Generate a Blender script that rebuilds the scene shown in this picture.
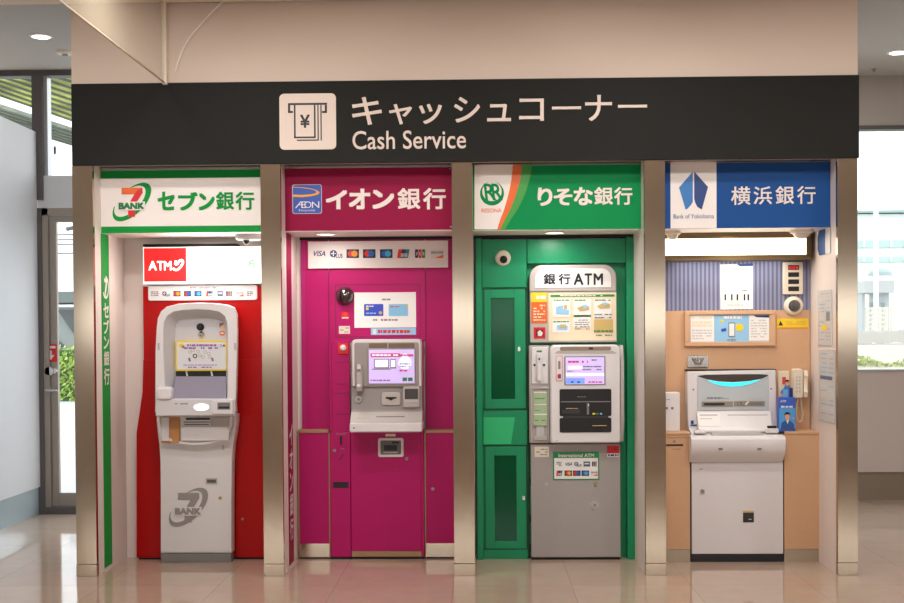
import bpy, bmesh, math, random
from mathutils import Vector, Matrix
random.seed(7)
SC = bpy.context.scene
COL = SC.collection
for o in list(bpy.data.objects):
    bpy.data.objects.remove(o)

# ------------------------------------------------------------------ camera, world, lights, exposure
YAW, PITCH, ROLL = map(math.radians, (-1.364, -1.02, -0.383))
FPX, CX, CD, CZ, SHY = 1234.2, 0.15, 6.5, 1.295, 51.0
_f = Vector((math.sin(YAW) * math.cos(PITCH), math.cos(YAW) * math.cos(PITCH), math.sin(PITCH)))
_r = Vector((math.cos(YAW), -math.sin(YAW), 0))
_u = _r.cross(_f)
_c, _s = math.cos(ROLL), math.sin(ROLL)
CR, CU, CF = _c * _r + _s * _u, -_s * _r + _c * _u, _f
CP = Vector((CX, -CD, CZ))
cam = bpy.data.cameras.new('camera')
cam_o = bpy.data.objects.new('camera', cam)
COL.objects.link(cam_o)
cam.sensor_fit = 'HORIZONTAL'
cam.sensor_width = 36.0
cam.lens = FPX / 904 * 36
cam.shift_y = SHY / 904
cam.clip_end = 300
cam_o.matrix_world = Matrix.Translation(CP) @ Matrix((CR, CU, -CF)).transposed().to_4x4()
SC.camera = cam_o

vs = SC.view_settings
vs.view_transform = 'Standard'
vs.look = 'None'
vs.gamma = 1.0
vs.use_curve_mapping = False
vs.exposure = 0.0

world = bpy.data.worlds.new('overcast_sky')
SC.world = world
world.use_nodes = True
bg = world.node_tree.nodes['Background']
bg.inputs[0].default_value = (0.93, 0.98, 1.0, 1)
bg.inputs[1].default_value = 3.0

WARM = (1.0, 0.96, 0.91)
COOL = (0.80, 0.92, 1.0)


def area_light(name, loc, size, power, color, rot=(0, 0, 0), sizey=None, spread=180):
    l = bpy.data.lights.new(name, 'AREA')
    l.energy = power
    l.color = color
    l.spread = math.radians(spread)
    if sizey:
        l.shape = 'RECTANGLE'
        l.size, l.size_y = size, sizey
    else:
        l.shape = 'DISK'
        l.size = size
    o = bpy.data.objects.new(name, l)
    COL.objects.link(o)
    o.location = loc
    o.rotation_euler = rot
    return o


# ceiling downlights of the hall in front of the machines
for yy, pw in ((-1.2, 17), (-2.6, 10)):
    for xx in (-3.2, -1.1, 1.0, 3.1):
        area_light('hall_downlight_lamp', (xx, yy, 2.99), 0.22, pw, WARM)
# added fill lights without fixtures, brightening the fascia and the signs
for xx in (-1.75, -0.45, 0.65, 1.85):
    area_light('fascia_fill_light', (xx, -2.2, 2.97), 0.12, 2.0, WARM, (math.radians(60), 0, 0), None, 64)
# broad daylight coming down the hall from the far window front
area_light('hall_daylight', (0, -9.42, 1.47), 11.0, 34, (1.0, 0.97, 0.94), (math.radians(90), 0, 0), .36)
# daylight falling in through the glazing of the two side passages
area_light('door_daylight', (-2.45, 2.1, 2.0), 0.8, 4.5, COOL, (math.radians(-32), 0, 0), 0.8, 90)
area_light('window_daylight', (4.0, 2.55, 2.0), 3.0, 10, COOL, (math.radians(-75), 0, 0), 1.6)


# ------------------------------------------------------------------ helpers
def W(px, py, Y):
    d = CF + CR * ((px - 452) / FPX) - CU * ((py - 301.5 - SHY) / FPX)
    t = (Y + CD) / d.y
    p = CP + d * t
    return p.x, p.z


def S(px, py, X):
    d = CF + CR * ((px - 452) / FPX) - CU * ((py - 301.5 - SHY) / FPX)
    t = (X - CP.x) / d.x
    p = CP + d * t
    return p.y, p.z


def H(px, py, Z):
    d = CF + CR * ((px - 452) / FPX) - CU * ((py - 301.5 - SHY) / FPX)
    t = (Z - CP.z) / d.z
    p = CP + d * t
    return p.x, p.y


def R(a, b, c, d, Y):
    """pixel box on the plane at depth Y -> x0, x1, z0, z1"""
    mx, my = (a + c) / 2, (b + d) / 2
    return W(a, my, Y)[0], W(c, my, Y)[0], W(mx, d, Y)[1], W(mx, b, Y)[1]


def lin(v):
    v /= 255.0
    return v / 12.92 if v <= 0.04045 else ((v + 0.055) / 1.055) ** 2.4


MATS = {}


def mat(name, rgb, rough=0.5, metal=0.0, emit=0.0, spec=0.5, grain=0.0, alpha=1.0, trans=0.0, aniso=0.0, coat=0.0, erg=None):
    if name in MATS:
        return MATS[name]
    m = bpy.data.materials.new(name)
    m.use_nodes = True
    nt = m.node_tree
    b = nt.nodes['Principled BSDF']
    c = (lin(rgb[0]), lin(rgb[1]), lin(rgb[2]), 1)
    b.inputs['Base Color'].default_value = c
    b.inputs['Roughness'].default_value = rough
    b.inputs['Metallic'].default_value = metal
    b.inputs['Specular IOR Level'].default_value = spec
    b.inputs['Alpha'].default_value = alpha
    b.inputs['Transmission Weight'].default_value = trans
    b.inputs['Coat Weight'].default_value = coat
    if aniso:
        b.inputs['Anisotropic'].default_value = aniso
    if emit:
        e = erg or rgb
        b.inputs['Emission Color'].default_value = (lin(e[0]), lin(e[1]), lin(e[2]), 1)
        b.inputs['Emission Strength'].default_value = emit
    if grain:
        n = nt.nodes.new('ShaderNodeTexNoise')
        n.inputs['Scale'].default_value = 60
        n.inputs['Detail'].default_value = 4
        tc = nt.nodes.new('ShaderNodeTexCoord')
        nt.links.new(tc.outputs['Object'], n.inputs['Vector'])
        mx = nt.nodes.new('ShaderNodeMix')
        mx.data_type = 'RGBA'
        mx.inputs[6].default_value = tuple(v * (1 - grain) for v in c[:3]) + (1,)
        mx.inputs[7].default_value = tuple(min(1, v * (1 + grain)) for v in c[:3]) + (1,)
        nt.links.new(n.outputs['Fac'], mx.inputs[0])
        nt.links.new(mx.outputs[2], b.inputs['Base Color'])
    MATS[name] = m
    return m


_font_cache = {}


def text_geo(s, bold=0.0):
    """flat outline mesh of a line of text: verts (u, v), faces"""
    key = (s, bold)
    if key in _font_cache:
        return _font_cache[key]
    c = bpy.data.curves.new('tmp', 'FONT')
    c.body = s
    c.resolution_u = 4
    o = bpy.data.objects.new('tmp', c)
    COL.objects.link(o)
    dg = bpy.context.evaluated_depsgraph_get()
    dg.update()
    me = bpy.data.meshes.new_from_object(o.evaluated_get(dg))
    vs_ = [(v.co.x, v.co.y) for v in me.vertices]
    fs = [tuple(p.vertices) for p in me.polygons]
    bpy.data.objects.remove(o)
    bpy.data.curves.remove(c)
    bpy.data.meshes.remove(me)
    us = [v[0] for v in vs_]
    ws = [v[1] for v in vs_]
    u0, u1, w0, w1 = min(us), max(us), min(ws), max(ws)
    lay = [0] * len(vs_)
    if bold:
        n0, base, f0 = len(vs_), vs_, fs
        vs_, fs = [], []
        lay = []
        for k, (du, dw) in enumerate(((0, 0), (.8, .8), (-.8, .8), (.8, -.8), (-.8, -.8))):
            vs_ += [(a + du * bold, b + dw * bold) for a, b in base]
            lay += [k] * n0
            fs = fs + [tuple(i + k * n0 for i in f) for f in f0]
        u0, u1, w0, w1 = u0 - bold, u1 + bold, w0 - bold, w1 + bold
    g = ([((a - u0) / (u1 - u0), (b - w0) / (w1 - w0), k * .00015) for (a, b), k in zip(vs_, lay)], fs)
    _font_cache[key] = g
    return g


def rr(x0, x1, z0, z1, r, n=6):
    """rounded rectangle, r may be a number or (bl, br, tr, tl)"""
    if not isinstance(r, (tuple, list)):
        r = (r,) * 4
    pts = []
    for (cx, cz, a0, q) in ((x0, z0, 180, 0), (x1, z0, 270, 1), (x1, z1, 0, 2), (x0, z1, 90, 3)):
        k = max(r[q], 1e-5)
        ox = cx + k if q in (0, 3) else cx - k
        oz = cz + k if q in (0, 1) else cz - k
        for i in range(n + 1):
            a = math.radians(a0 + 90 * i / n)
            pts.append((ox + k * math.cos(a), oz + k * math.sin(a)))
    return pts


def scale_pts(pts, kx, kz=None, dx=0, dz=0):
    kz = kx if kz is None else kz
    cx = (min(p[0] for p in pts) + max(p[0] for p in pts)) / 2
    cz = (min(p[1] for p in pts) + max(p[1] for p in pts)) / 2
    return [(cx + (p[0] - cx) * kx + dx, cz + (p[1] - cz) * kz + dz) for p in pts]


WLOC = {}


class M:
    def __init__(self):
        self.bm = bmesh.new()
        self.mats = []

    def mi(self, m):
        if m not in self.mats:
            self.mats.append(m)
        return self.mats.index(m)

    def face(self, vs_, mi):
        try:
            f = self.bm.faces.new(vs_)
            f.material_index = mi
            return f
        except ValueError:
            return None

    def box(self, x0, x1, y0, y1, z0, z1, m, bev=0.0):
        mi = self.mi(m)
        t = bmesh.new()
        v = [t.verts.new((x, y, z)) for x in (x0, x1) for y in (y0, y1) for z in (z0, z1)]
        for q in ((0, 1, 3, 2), (4, 6, 7, 5), (0, 4, 5, 1), (2, 3, 7, 6), (0, 2, 6, 4), (1, 5, 7, 3)):
            t.faces.new([v[i] for i in q])
        if bev:
            bmesh.ops.bevel(t, geom=t.edges[:], offset=bev, segments=1, affect='EDGES', profile=0.5)
        self.merge(t, mi)
        return self

    def merge(self, t, mi):
        bmesh.ops.recalc_face_normals(t, faces=t.faces)
        mp = {}
        for v in t.verts:
            mp[v.index if False else v] = self.bm.verts.new(v.co)
        for f in t.faces:
            g = self.face([mp[v] for v in f.verts], mi)
        t.free()

    def loft(self, rings, m, cap0=True, cap1=True, segm=None, closed=True):
        """rings: lists of 3D points, same length"""
        t = bmesh.new()
        mi = self.mi(m)
        R_ = [[t.verts.new(p) for p in ring] for ring in rings]
        n = len(R_[0])
        tags = []
        for k in range(len(R_) - 1):
            for i in range(n if closed else n - 1):
                j = (i + 1) % n
                f = t.faces.new((R_[k][i], R_[k][j], R_[k + 1][j], R_[k + 1][i]))
                f.material_index = self.mi(segm[k]) if segm and segm[k] else mi
        if cap0:
            f = t.faces.new(R_[0])
            f.material_index = mi
            f.tag = True
        if cap1:
            f = t.faces.new(R_[-1])
            f.tag = True
            f.material_index = self.mi(segm[-1]) if segm and segm[-1] else mi
        caps = [f for f in t.faces if f.tag]
        bmesh.ops.recalc_face_normals(t, faces=t.faces)
        for f in t.faces:
            f.tag = False
        for f in caps:
            f.tag = True
        mp = {v: self.bm.verts.new(v.co) for v in t.verts}
        for f in t.faces:
            g = self.face([mp[v] for v in f.verts], f.material_index)
            if g:
                g.tag = f.tag
        t.free()
        return self

    def prism(self, pts, y0, y1, m, bev=0.0):
        if bev:
            w = max(p[0] for p in pts) - min(p[0] for p in pts)
            h = max(p[1] for p in pts) - min(p[1] for p in pts)
            ins = scale_pts(pts, 1 - 2 * bev / w, 1 - 2 * bev / h)
            mid = scale_pts(pts, 1 - 0.6 * bev / w, 1 - 0.6 * bev / h)
            rings = [[(x, y0, z) for x, z in ins], [(x, y0 + bev * .3, z) for x, z in mid], [(x, y0 + bev, z) for x, z in pts], [(x, y1, z) for x, z in pts]]
        else:
            rings = [[(x, y0, z) for x, z in pts], [(x, y1, z) for x, z in pts]]
        return self.loft(rings, m)

    def ext(self, pts, x0, x1, m):
        """profile of (y, z) pushed along x"""
        return self.loft([[(x0, y, z) for y, z in pts], [(x1, y, z) for y, z in pts]], m)

    def tube(self, pts, r, m, n=8):
        rings = []
        pts = [Vector(p) for p in pts]
        for i, p in enumerate(pts):
            d = (pts[min(i + 1, len(pts) - 1)] - pts[max(i - 1, 0)]).normalized()
            a = d.orthogonal() if i == 0 else (a - d * a.dot(d))
            a.normalize()
            b = d.cross(a)
            rings.append([tuple(p + r * (a * math.cos(2 * math.pi * k / n) + b * math.sin(2 * math.pi * k / n))) for k in range(n)])
        return self.loft(rings, m)

    def cyl(self, p0, p1, r, m, n=20, r1=None):
        p0, p1 = Vector(p0), Vector(p1)
        d = (p1 - p0).normalized()
        a = d.orthogonal().normalized()
        b = d.cross(a)
        r1 = r if r1 is None else r1
        return self.loft([[tuple(p + k * (a * math.cos(2 * math.pi * i / n) + b * math.sin(2 * math.pi * i / n))) for i in range(n)] for p, k in ((p0, r), (p1, r1))], m)

    def lathe(self, c, axis, prof, m, n=24, segm=None):
        """prof: list of (radius, distance along axis)"""
        c = Vector(c)
        d = Vector(axis).normalized()
        a = d.orthogonal().normalized()
        b = d.cross(a)
        return self.loft([[tuple(c + d * h + max(k, 1e-4) * (a * math.cos(2 * math.pi * i / n) + b * math.sin(2 * math.pi * i / n))) for i in range(n)] for k, h in prof], m, segm=segm)

    # pixel-measured shapes lying on the plane at depth Y
    def pb(self, a, b, c, d, Y, Y1, m, bev=0.0):
        x0, x1, z0, z1 = R(a, b, c, d, Y)
        return self.box(x0, x1, Y, Y1, z0, z1, m, bev)

    def pf(self, a, b, c, d, Y, m, th=0.0015):
        x0, x1, z0, z1 = R(a, b, c, d, Y)
        return self.box(x0, x1, Y - th, Y, z0, z1, m)

    def pr(self, a, b, c, d, Y, Y1, m, rad=0.01, bev=0.0):
        x0, x1, z0, z1 = R(a, b, c, d, Y)
        return self.prism(rr(x0, x1, z0, z1, rad), Y, Y1, m, bev)

    def ps(self, pts, Y, m, th=0.0015):
        p = [W(a, b, Y) for a, b in pts]
        return self.prism(p, Y - th, Y, m)

    def pc(self, px, py, rpx, Y, m, th=0.0015, n=20, ry=None):
        x, z = W(px, py, Y)
        k = (Y + CD) / FPX
        ry = rpx if ry is None else ry
        return self.prism([(x + rpx * k * math.cos(2 * math.pi * i / n), z + ry * k * math.sin(2 * math.pi * i / n)) for i in range(n)], Y - th, Y, m)

    def text_map(self, s, fn, m, bold=0.0, depth=None, nrm=(0, -1, 0)):
        """fn(u, v, k) -> 3D, k = 0 front, 1 back"""
        g, fs = text_geo(s, bold)
        mi = self.mi(m)
        nrm = Vector(nrm)
        fr = [self.bm.verts.new(Vector(fn(u, v, 0)) + nrm * e) for u, v, e in g]
        for f in fs:
            self.face([fr[i] for i in f], mi)
        if depth:
            bk = [self.bm.verts.new(fn(u, v, 1)) for u, v, e in g]
            cnt = {}
            for f in fs:
                for i in range(len(f)):
                    e = (f[i], f[(i + 1) % len(f)])
                    k = tuple(sorted(e))
                    cnt.setdefault(k, []).append(e)
            for k, l in cnt.items():
                if len(l) == 1:
                    a, b = l[0]
                    self.face([fr[b], fr[a], bk[a], bk[b]], mi)
        return self

    def pt(self, s, a, b, c, d, Y, m, bold=0.0, th=0.0, slant=0.0):
        x0, x1, z0, z1 = R(a, b, c, d, Y)
        yf = Y - max(th, 0.0012)
        return self.text_map(s, lambda u, v, k: (x0 + (x1 - x0) * u + slant * (v - .5) * (z1 - z0), yf if k == 0 else Y, z0 + (z1 - z0) * v), m, bold, th or None)

    def lines(self, a, b, c, d, Y, m, rows=4, fill=0.5, jit=0.3, th=0.0014):
        """rows of print too small to read"""
        for i in range(rows):
            y = b + (d - b) * (i + 0.5) / rows
            h = (d - b) / rows * fill
            x = a
            while x < c - 0.5:
                w = random.uniform(1.2, 4.0)
                e = min(c, x + w)
                if random.random() > jit * 0.5:
                    self.pf(x, y - h / 2, e, y + h / 2, Y, m, th)
                x = e + random.uniform(0.3, 1.0)
            if random.random() < jit:
                pass
        return self

    def build(self, name, parent=None, smooth=True, ang=28):
        bm = self.bm
        me = bpy.data.meshes.new(name)
        if parent is None:
            xs = [v.co.x for v in bm.verts]
            ys = [v.co.y for v in bm.verts]
            zs = [v.co.z for v in bm.verts]
            org = Vector(((min(xs) + max(xs)) / 2, (min(ys) + max(ys)) / 2, min(zs)))
        else:
            org = WLOC[parent.name]
        for v in bm.verts:
            v.co -= org
        if smooth:
            bm.normal_update()
            for f in bm.faces:
                f.smooth = True
            lim = math.radians(ang)
            for e in bm.edges:
                if len(e.link_faces) != 2 or any(f.tag for f in e.link_faces) or e.calc_face_angle(0) > lim:
                    e.smooth = False
        bm.to_mesh(me)
        bm.free()
        for m in self.mats:
            me.materials.append(m)
        o = bpy.data.objects.new(name, me)
        COL.objects.link(o)
        if parent is None:
            o.location = org
            WLOC[o.name] = org
        else:
            o.parent = parent
            WLOC[o.name] = org
        return o


def tag(o, label=None, cat=None, group=None, kind=None):
    if label:
        o['label'] = label
    if cat:
        o['category'] = cat
    if group:
        o['group'] = group
    if kind:
        o['kind'] = kind
    return o


def thing(name, label, cat, loc, group=None):
    o = bpy.data.objects.new(name, None)
    COL.objects.link(o)
    o.location = loc
    o.empty_display_size = 0.1
    WLOC[o.name] = Vector(loc)
    return tag(o, label, cat, group)


# ------------------------------------------------------------------ materials
def wall_mat(name, rgb, rough=0.7, scale=180, bump=0.05):
    m = mat(name, rgb, rough)
    nt = m.node_tree
    b = nt.nodes['Principled BSDF']
    n = nt.nodes.new('ShaderNodeTexNoise')
    n.inputs['Scale'].default_value = scale
    bp = nt.nodes.new('ShaderNodeBump')
    bp.inputs['Strength'].default_value = bump
    bp.inputs['Distance'].default_value = 0.002
    nt.links.new(n.outputs['Fac'], bp.inputs['Height'])
    nt.links.new(bp.outputs['Normal'], b.inputs['Normal'])
    return m


CREAM = wall_mat('cream_plaster', (226, 208, 194))
WHITEWALL = wall_mat('white_partition_paint', (232, 220, 214), 0.45)
COOLWALL = wall_mat('white_wall_daylight_tint', (208, 210, 214), 0.6)  # cool tint of the daylight put into the wall colour
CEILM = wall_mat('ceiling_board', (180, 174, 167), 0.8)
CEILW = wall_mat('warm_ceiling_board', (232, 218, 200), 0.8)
BAND = mat('charcoal_fascia', (36, 36, 34), 0.6, spec=.12, grain=0.12)
WHITE = mat('white_print', (232, 226, 222), 0.45)
SIGNW = mat('sign_white', (242, 234, 230), 0.45)
BLACK = mat('black_plastic', (16, 16, 17), 0.35)
DARK = mat('dark_gap', (22, 18, 18), 0.7)
GREY = mat('mid_grey', (120, 120, 122), 0.4)
LGREY = mat('light_grey_plastic', (196, 194, 196), 0.4)
ATMW = mat('cash_machine_white', (226, 222, 224), 0.35, grain=0.02)
ATMG = mat('cash_machine_grey', (186, 178, 174), 0.4, grain=0.03)
ATMS = mat('cash_machine_silver', (160, 152, 150), 0.38, metal=0.3, grain=0.03)
GREEN7 = mat('sign_green_stripe', (16, 148, 62), 0.5, spec=.15)
ORANGE = mat('logo_orange', (232, 104, 34), 0.4)
RED = mat('logo_red', (214, 30, 36), 0.4)
REDP = mat('red_panel_lacquer', (170, 6, 6), 0.3, spec=.2, grain=0.03)
MAGS = mat('magenta_sign', (146, 14, 64), 0.5, spec=.15)
MAG = mat('magenta_laminate', (180, 18, 102), 0.4, spec=.3, grain=0.03)
MAGD = mat('magenta_laminate_groove', (134, 12, 76), 0.5)
GRS = mat('green_sign', (0, 140, 76), 0.5, spec=.15)
GRS2 = mat('leaf_green_sign', (60, 156, 62), 0.4)
GRN = mat('green_lacquer', (16, 142, 94), 0.35, spec=.4, grain=0.03)
GRND = mat('green_groove', (4, 62, 38), 0.5)
BLUES = mat('blue_sign', (28, 78, 144), 0.5, spec=.15)
BLUED = mat('logo_dark_blue', (22, 62, 128), 0.4)
BLUEL = mat('logo_light_blue', (50, 120, 190), 0.4)
TAN = mat('tan_laminate', (210, 167, 130), 0.45, grain=0.05)
TAND = mat('tan_edge', (176, 132, 96), 0.5)
BRASS = mat('brown_metal_trim', (170, 134, 104), 0.4, metal=0.4)
BRONZE = mat('bronze_frame', (112, 92, 62), 0.35, metal=0.6)
CHROME = mat('chrome', (210, 208, 206), 0.15, metal=1.0)
YELLOW = mat('yellow_print', (244, 208, 30), 0.4)
PURPLE = mat('violet_print', (150, 90, 170), 0.4)
NAVY = mat('navy_print', (30, 44, 110), 0.4)
PRINT = mat('grey_print', (130, 130, 134), 0.5)
SKIN = mat('printed_skin_tone', (222, 164, 130), 0.5)
PAPER = mat('paper_white', (240, 238, 236), 0.5)
PBLUE = mat('pale_blue_print', (150, 200, 236), 0.45)
BEIGE = mat('beige_print', (236, 220, 190), 0.45)
TANP = mat('ochre_print', (206, 176, 110), 0.45)
CARDBLUE = mat('card_blue', (46, 74, 190), 0.3)
LOCKM = mat('lock_metal', (150, 146, 140), .4, metal=.8)
CREAMPL = mat('cream_plastic', (232, 220, 200), 0.4)
LILAC = mat('lilac_screen_print', (196, 170, 226), 0.3)

# brushed stainless steel: fine streaks across, stretched highlight
STEEL = mat('brushed_stainless', (182, 167, 148), 0.18, metal=1.0)
nt = STEEL.node_tree
b = nt.nodes['Principled BSDF']
tc = nt.nodes.new('ShaderNodeTexCoord')
mp = nt.nodes.new('ShaderNodeMapping')
mp.inputs['Scale'].default_value = (3, 3, 400)
n = nt.nodes.new('ShaderNodeTexNoise')
n.inputs['Scale'].default_value = 2
n.inputs['Detail'].default_value = 3
rp = nt.nodes.new('ShaderNodeMapRange')
rp.inputs[3].default_value = 0.12
rp.inputs[4].default_value = 0.19
nt.links.new(tc.outputs['Object'], mp.inputs['Vector'])
nt.links.new(mp.outputs[0], n.inputs['Vector'])
nt.links.new(n.outputs['Fac'], rp.inputs[0])
nt.links.new(rp.outputs[0], b.inputs['Roughness'])

# polished stone floor tiles
FLOOR = mat('polished_stone_tile', (205, 184, 168), 0.05)
FLOOR.node_tree.nodes['Principled BSDF'].inputs['IOR'].default_value = 1.62
nt = FLOOR.node_tree
b = nt.nodes['Principled BSDF']
tc = nt.nodes.new('ShaderNodeTexCoord')
br = nt.nodes.new('ShaderNodeTexBrick')
br.offset = 0.0
br.inputs['Scale'].default_value = 1.0
br.inputs['Brick Width'].default_value = 0.6
br.inputs['Row Height'].default_value = 0.6
br.inputs['Mortar Size'].default_value = 0.0022
br.inputs['Mortar Smooth'].default_value = 0.3
br.inputs['Color1'].default_value = (lin(206), lin(182), lin(164), 1)
br.inputs['Color2'].default_value = (lin(199), lin(175), lin(157), 1)
br.inputs['Mortar'].default_value = (lin(176), lin(154), lin(138), 1)
ns = nt.nodes.new('ShaderNodeTexNoise')
ns.inputs['Scale'].default_value = 9
ns.inputs['Detail'].default_value = 8
mx = nt.nodes.new('ShaderNodeMix')
mx.data_type = 'RGBA'
mx.blend_type = 'MULTIPLY'
mx.inputs[0].default_value = 0.25
nt.links.new(tc.outputs['Object'], br.inputs['Vector'])
nt.links.new(tc.outputs['Object'], ns.inputs['Vector'])
nt.links.new(br.outputs['Color'], mx.inputs[6])
nt.links.new(ns.outputs['Color'], mx.inputs[7])
nt.links.new(mx.outputs[2], b.inputs['Base Color'])
ns2 = nt.nodes.new('ShaderNodeTexNoise')
ns2.inputs['Scale'].default_value = 2.5
bp = nt.nodes.new('ShaderNodeBump')
bp.inputs['Strength'].default_value = 0.03
bp.inputs['Distance'].default_value = 0.01
nt.links.new(tc.outputs['Object'], ns2.inputs['Vector'])
nt.links.new(ns2.outputs['Fac'], bp.inputs['Height'])
nt.links.new(bp.outputs['Normal'], b.inputs['Normal'])

# striped blue wall covering
STRIPE = mat('blue_striped_wallpaper', (130, 140, 190), 0.6)
nt = STRIPE.node_tree
b = nt.nodes['Principled BSDF']
tc = nt.nodes.new('ShaderNodeTexCoord')
wv = nt.nodes.new('ShaderNodeTexWave')
wv.bands_direction = 'X'
wv.inputs['Scale'].default_value = 13.2
cr = nt.nodes.new('ShaderNodeValToRGB')
cr.color_ramp.elements[0].color = (lin(100), lin(102), lin(128), 1)
cr.color_ramp.elements[0].position = 0.35
cr.color_ramp.elements[1].color = (lin(138), lin(142), lin(174), 1)
cr.color_ramp.elements[1].position = 0.65
nt.links.new(tc.outputs['Object'], wv.inputs['Vector'])
nt.links.new(wv.outputs['Fac'], cr.inputs[0])
nt.links.new(cr.outputs[0], b.inputs['Base Color'])

# glass
def glass_mat(name, rgb, keep, rough=0.02, spec=.5):
    m = bpy.data.materials.new(name)
    m.use_nodes = True
    nt = m.node_tree
    for q in list(nt.nodes):
        nt.nodes.remove(q)
    out = nt.nodes.new('ShaderNodeOutputMaterial')
    tr = nt.nodes.new('ShaderNodeBsdfTransparent')
    gl = nt.nodes.new('ShaderNodeBsdfPrincipled')
    gl.inputs['Base Color'].default_value = (lin(rgb[0]), lin(rgb[1]), lin(rgb[2]), 1)
    gl.inputs['Roughness'].default_value = rough
    gl.inputs['Specular IOR Level'].default_value = spec
    mxs = nt.nodes.new('ShaderNodeMixShader')
    mxs.inputs[0].default_value = keep
    nt.links.new(tr.outputs[0], mxs.inputs[1])
    nt.links.new(gl.outputs[0], mxs.inputs[2])
    nt.links.new(mxs.outputs[0], out.inputs[0])
    return m


GLASS = glass_mat('window_glass', (220, 235, 235), 0.06)
SMOKE = glass_mat('smoke_barrier_glass', (228, 214, 190), 0.16)
ACRYL = glass_mat('clear_acrylic', (235, 238, 240), 0.10)
DOORGL = glass_mat('dark_green_cabinet_glass', (8, 88, 54), 0.80, 0.12, .22)

LIGHTBOX = mat('lit_white_acrylic', (255, 252, 246), 0.4, emit=1.1, erg=(255, 250, 242))
LIGHTRED = mat('lit_red_acrylic', (225, 30, 34), 0.4, emit=0.55, erg=(240, 36, 34))
LIGHTFADE = mat('lit_pale_green_print', (60, 150, 90), 0.4, emit=.45, erg=(110, 230, 150))
LIGHTYEL = mat('lit_pale_yellow_print', (245, 235, 190), 0.4, emit=1.4, erg=(255, 244, 190))
LAMPW = mat('lamp_diffuser', (255, 250, 240), 0.4, emit=6.0)
LAMPB = mat('bay_lamp_diffuser', (255, 246, 230), 0.4, emit=3.0)
CYAN = mat('cyan_light_guide', (40, 220, 245), 0.3, emit=0.9, erg=(70, 225, 245))
LED = mat('red_led_digits', (230, 30, 30), 0.3, emit=.6, erg=(255, 30, 40))
SCRN = mat('lit_lcd_lilac', (205, 185, 240), 0.2, emit=0.45, erg=(205, 180, 245))
SCRW = mat('lit_lcd_white', (230, 230, 250), 0.2, emit=0.65, erg=(228, 228, 250))
SCRB = mat('lit_lcd_blue', (120, 160, 240), 0.2, emit=0.5, erg=(110, 150, 240))
SCRR = mat('lit_lcd_red', (190, 70, 110), 0.2, emit=0.3, erg=(200, 80, 120))
SLOTL = mat('lit_receipt_slot', (250, 250, 255), 0.3, emit=0.9)
DSCR = mat('dark_violet_display', (150, 145, 165), 0.18)

# ------------------------------------------------------------------ the hall: floor, ceilings, walls
CEIL_F, CEIL_B = 3.025, 3.17
BAND0, BAND1 = 2.178, 2.608
PX = [(-2.007, -1.899), (-1.008, -0.9025), (0.0, 0.109), (1.007, 1.115), (2.0095, 2.1135)]
YB = 0.55
YBACK_L, YBACK_R = 2.25, 2.80
XLW = W(41, 500, YBACK_L)[0]          # face of the left corridor wall


def struct(name, m, label, cat):
    o = m.build(name)
    return tag(o, label, cat, kind='structure')


struct('floor', M().box(-9, 9, -9.5, YBACK_R + .2, -0.1, 0, FLOOR), 'polished beige stone tile floor running through the hall', 'floor')
struct('ceiling_front', M().box(-9, 9, -9.5, -0.03, CEIL_F, CEIL_F + .3, CEILW), 'warm white ceiling of the hall in front of the cash machines', 'ceiling')
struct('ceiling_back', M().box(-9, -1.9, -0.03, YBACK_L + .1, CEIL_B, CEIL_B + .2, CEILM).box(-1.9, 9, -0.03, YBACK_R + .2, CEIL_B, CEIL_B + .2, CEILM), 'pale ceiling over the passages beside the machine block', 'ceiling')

# upper wall over the machines and the closed sides of the block
struct('wall_front', M().box(PX[0][0], PX[4][1] + .004, 0.0, 0.12, BAND0 + .012, CEIL_B, CREAM), 'plain cream wall above the dark fascia band', 'wall')
struct('wall_back', M().box(PX[0][0] + .01, PX[4][1] - .01, YB, YB + .12, 0, CEIL_B, WHITEWALL), 'white back wall of the four machine bays', 'wall')
for i, (a, b_) in enumerate(PX):
    depth = 1.7 if i in (0, 4) else YB
    m = M()
    if i in (0, 4):
        m.box(a + .003, b_ - .0005, 0.022, YB, 0, BAND0 + .012, WHITEWALL)
        m.box(a + .003, b_ - .0005, YB + .12, depth, 0, CEIL_B, COOLWALL)
        m.box(a + .003, b_ - .0005, 0.12, YB, BAND0 + .012, CEIL_B, COOLWALL)
    else:
        m.box(a + .0005, b_ - .0005, 0.022, YB, 0, BAND0 + .012, WHITEWALL)
    struct('wall_partition', m, ['white end wall at the left side of the red bay', 'white partition between the red and the magenta bay', 'white partition between the magenta and the green bay', 'white partition between the green and the wood bay', 'white end wall at the right side of the wood bay'][i], 'wall')
# stainless pillars with a base sleeve
plab = ['brushed steel pillar left of the red bay', 'brushed steel pillar between the red and magenta bays', 'brushed steel pillar between the magenta and green bays', 'brushed steel pillar between the green and wood bays', 'brushed steel pillar right of the wood bay']
for i, (a, b_) in enumerate(PX):
    m = M().box(a, b_, -0.012, 0.02, 0.066, BAND0, STEEL, 0.001)
    p = struct('pillar', m, plab[i], 'pillar')
    M().box(a - .0015, b_ + .0015, -0.0145, 0.0205, 0.0, 0.065, STEEL, 0.0015).build('base_sleeve', p)

# left passage: low white wall with steel kick, end wall with door and glazing
zt_l = W(38, 132, YBACK_L)[1]
zb_l = W(41, 486.5, YBACK_L)[1]
struct('wall_left', M().box(XLW - .12, XLW, -3.2, YBACK_L - .002, zb_l, zt_l, COOLWALL), 'white wall with daylight blue put into its colour along the left passage', 'wall')
KICKB = mat('steel_kick_painted_sheen', (190, 208, 216), 0.25, metal=0.3)  # pale blue stands in for bright reflections on the steel
struct('baseboard_left', M().box(XLW - .11, XLW - .012, -3.2, YBACK_L - .002, 0, zb_l, KICKB), 'shiny steel kick plate under the left passage wall', 'baseboard')

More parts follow.
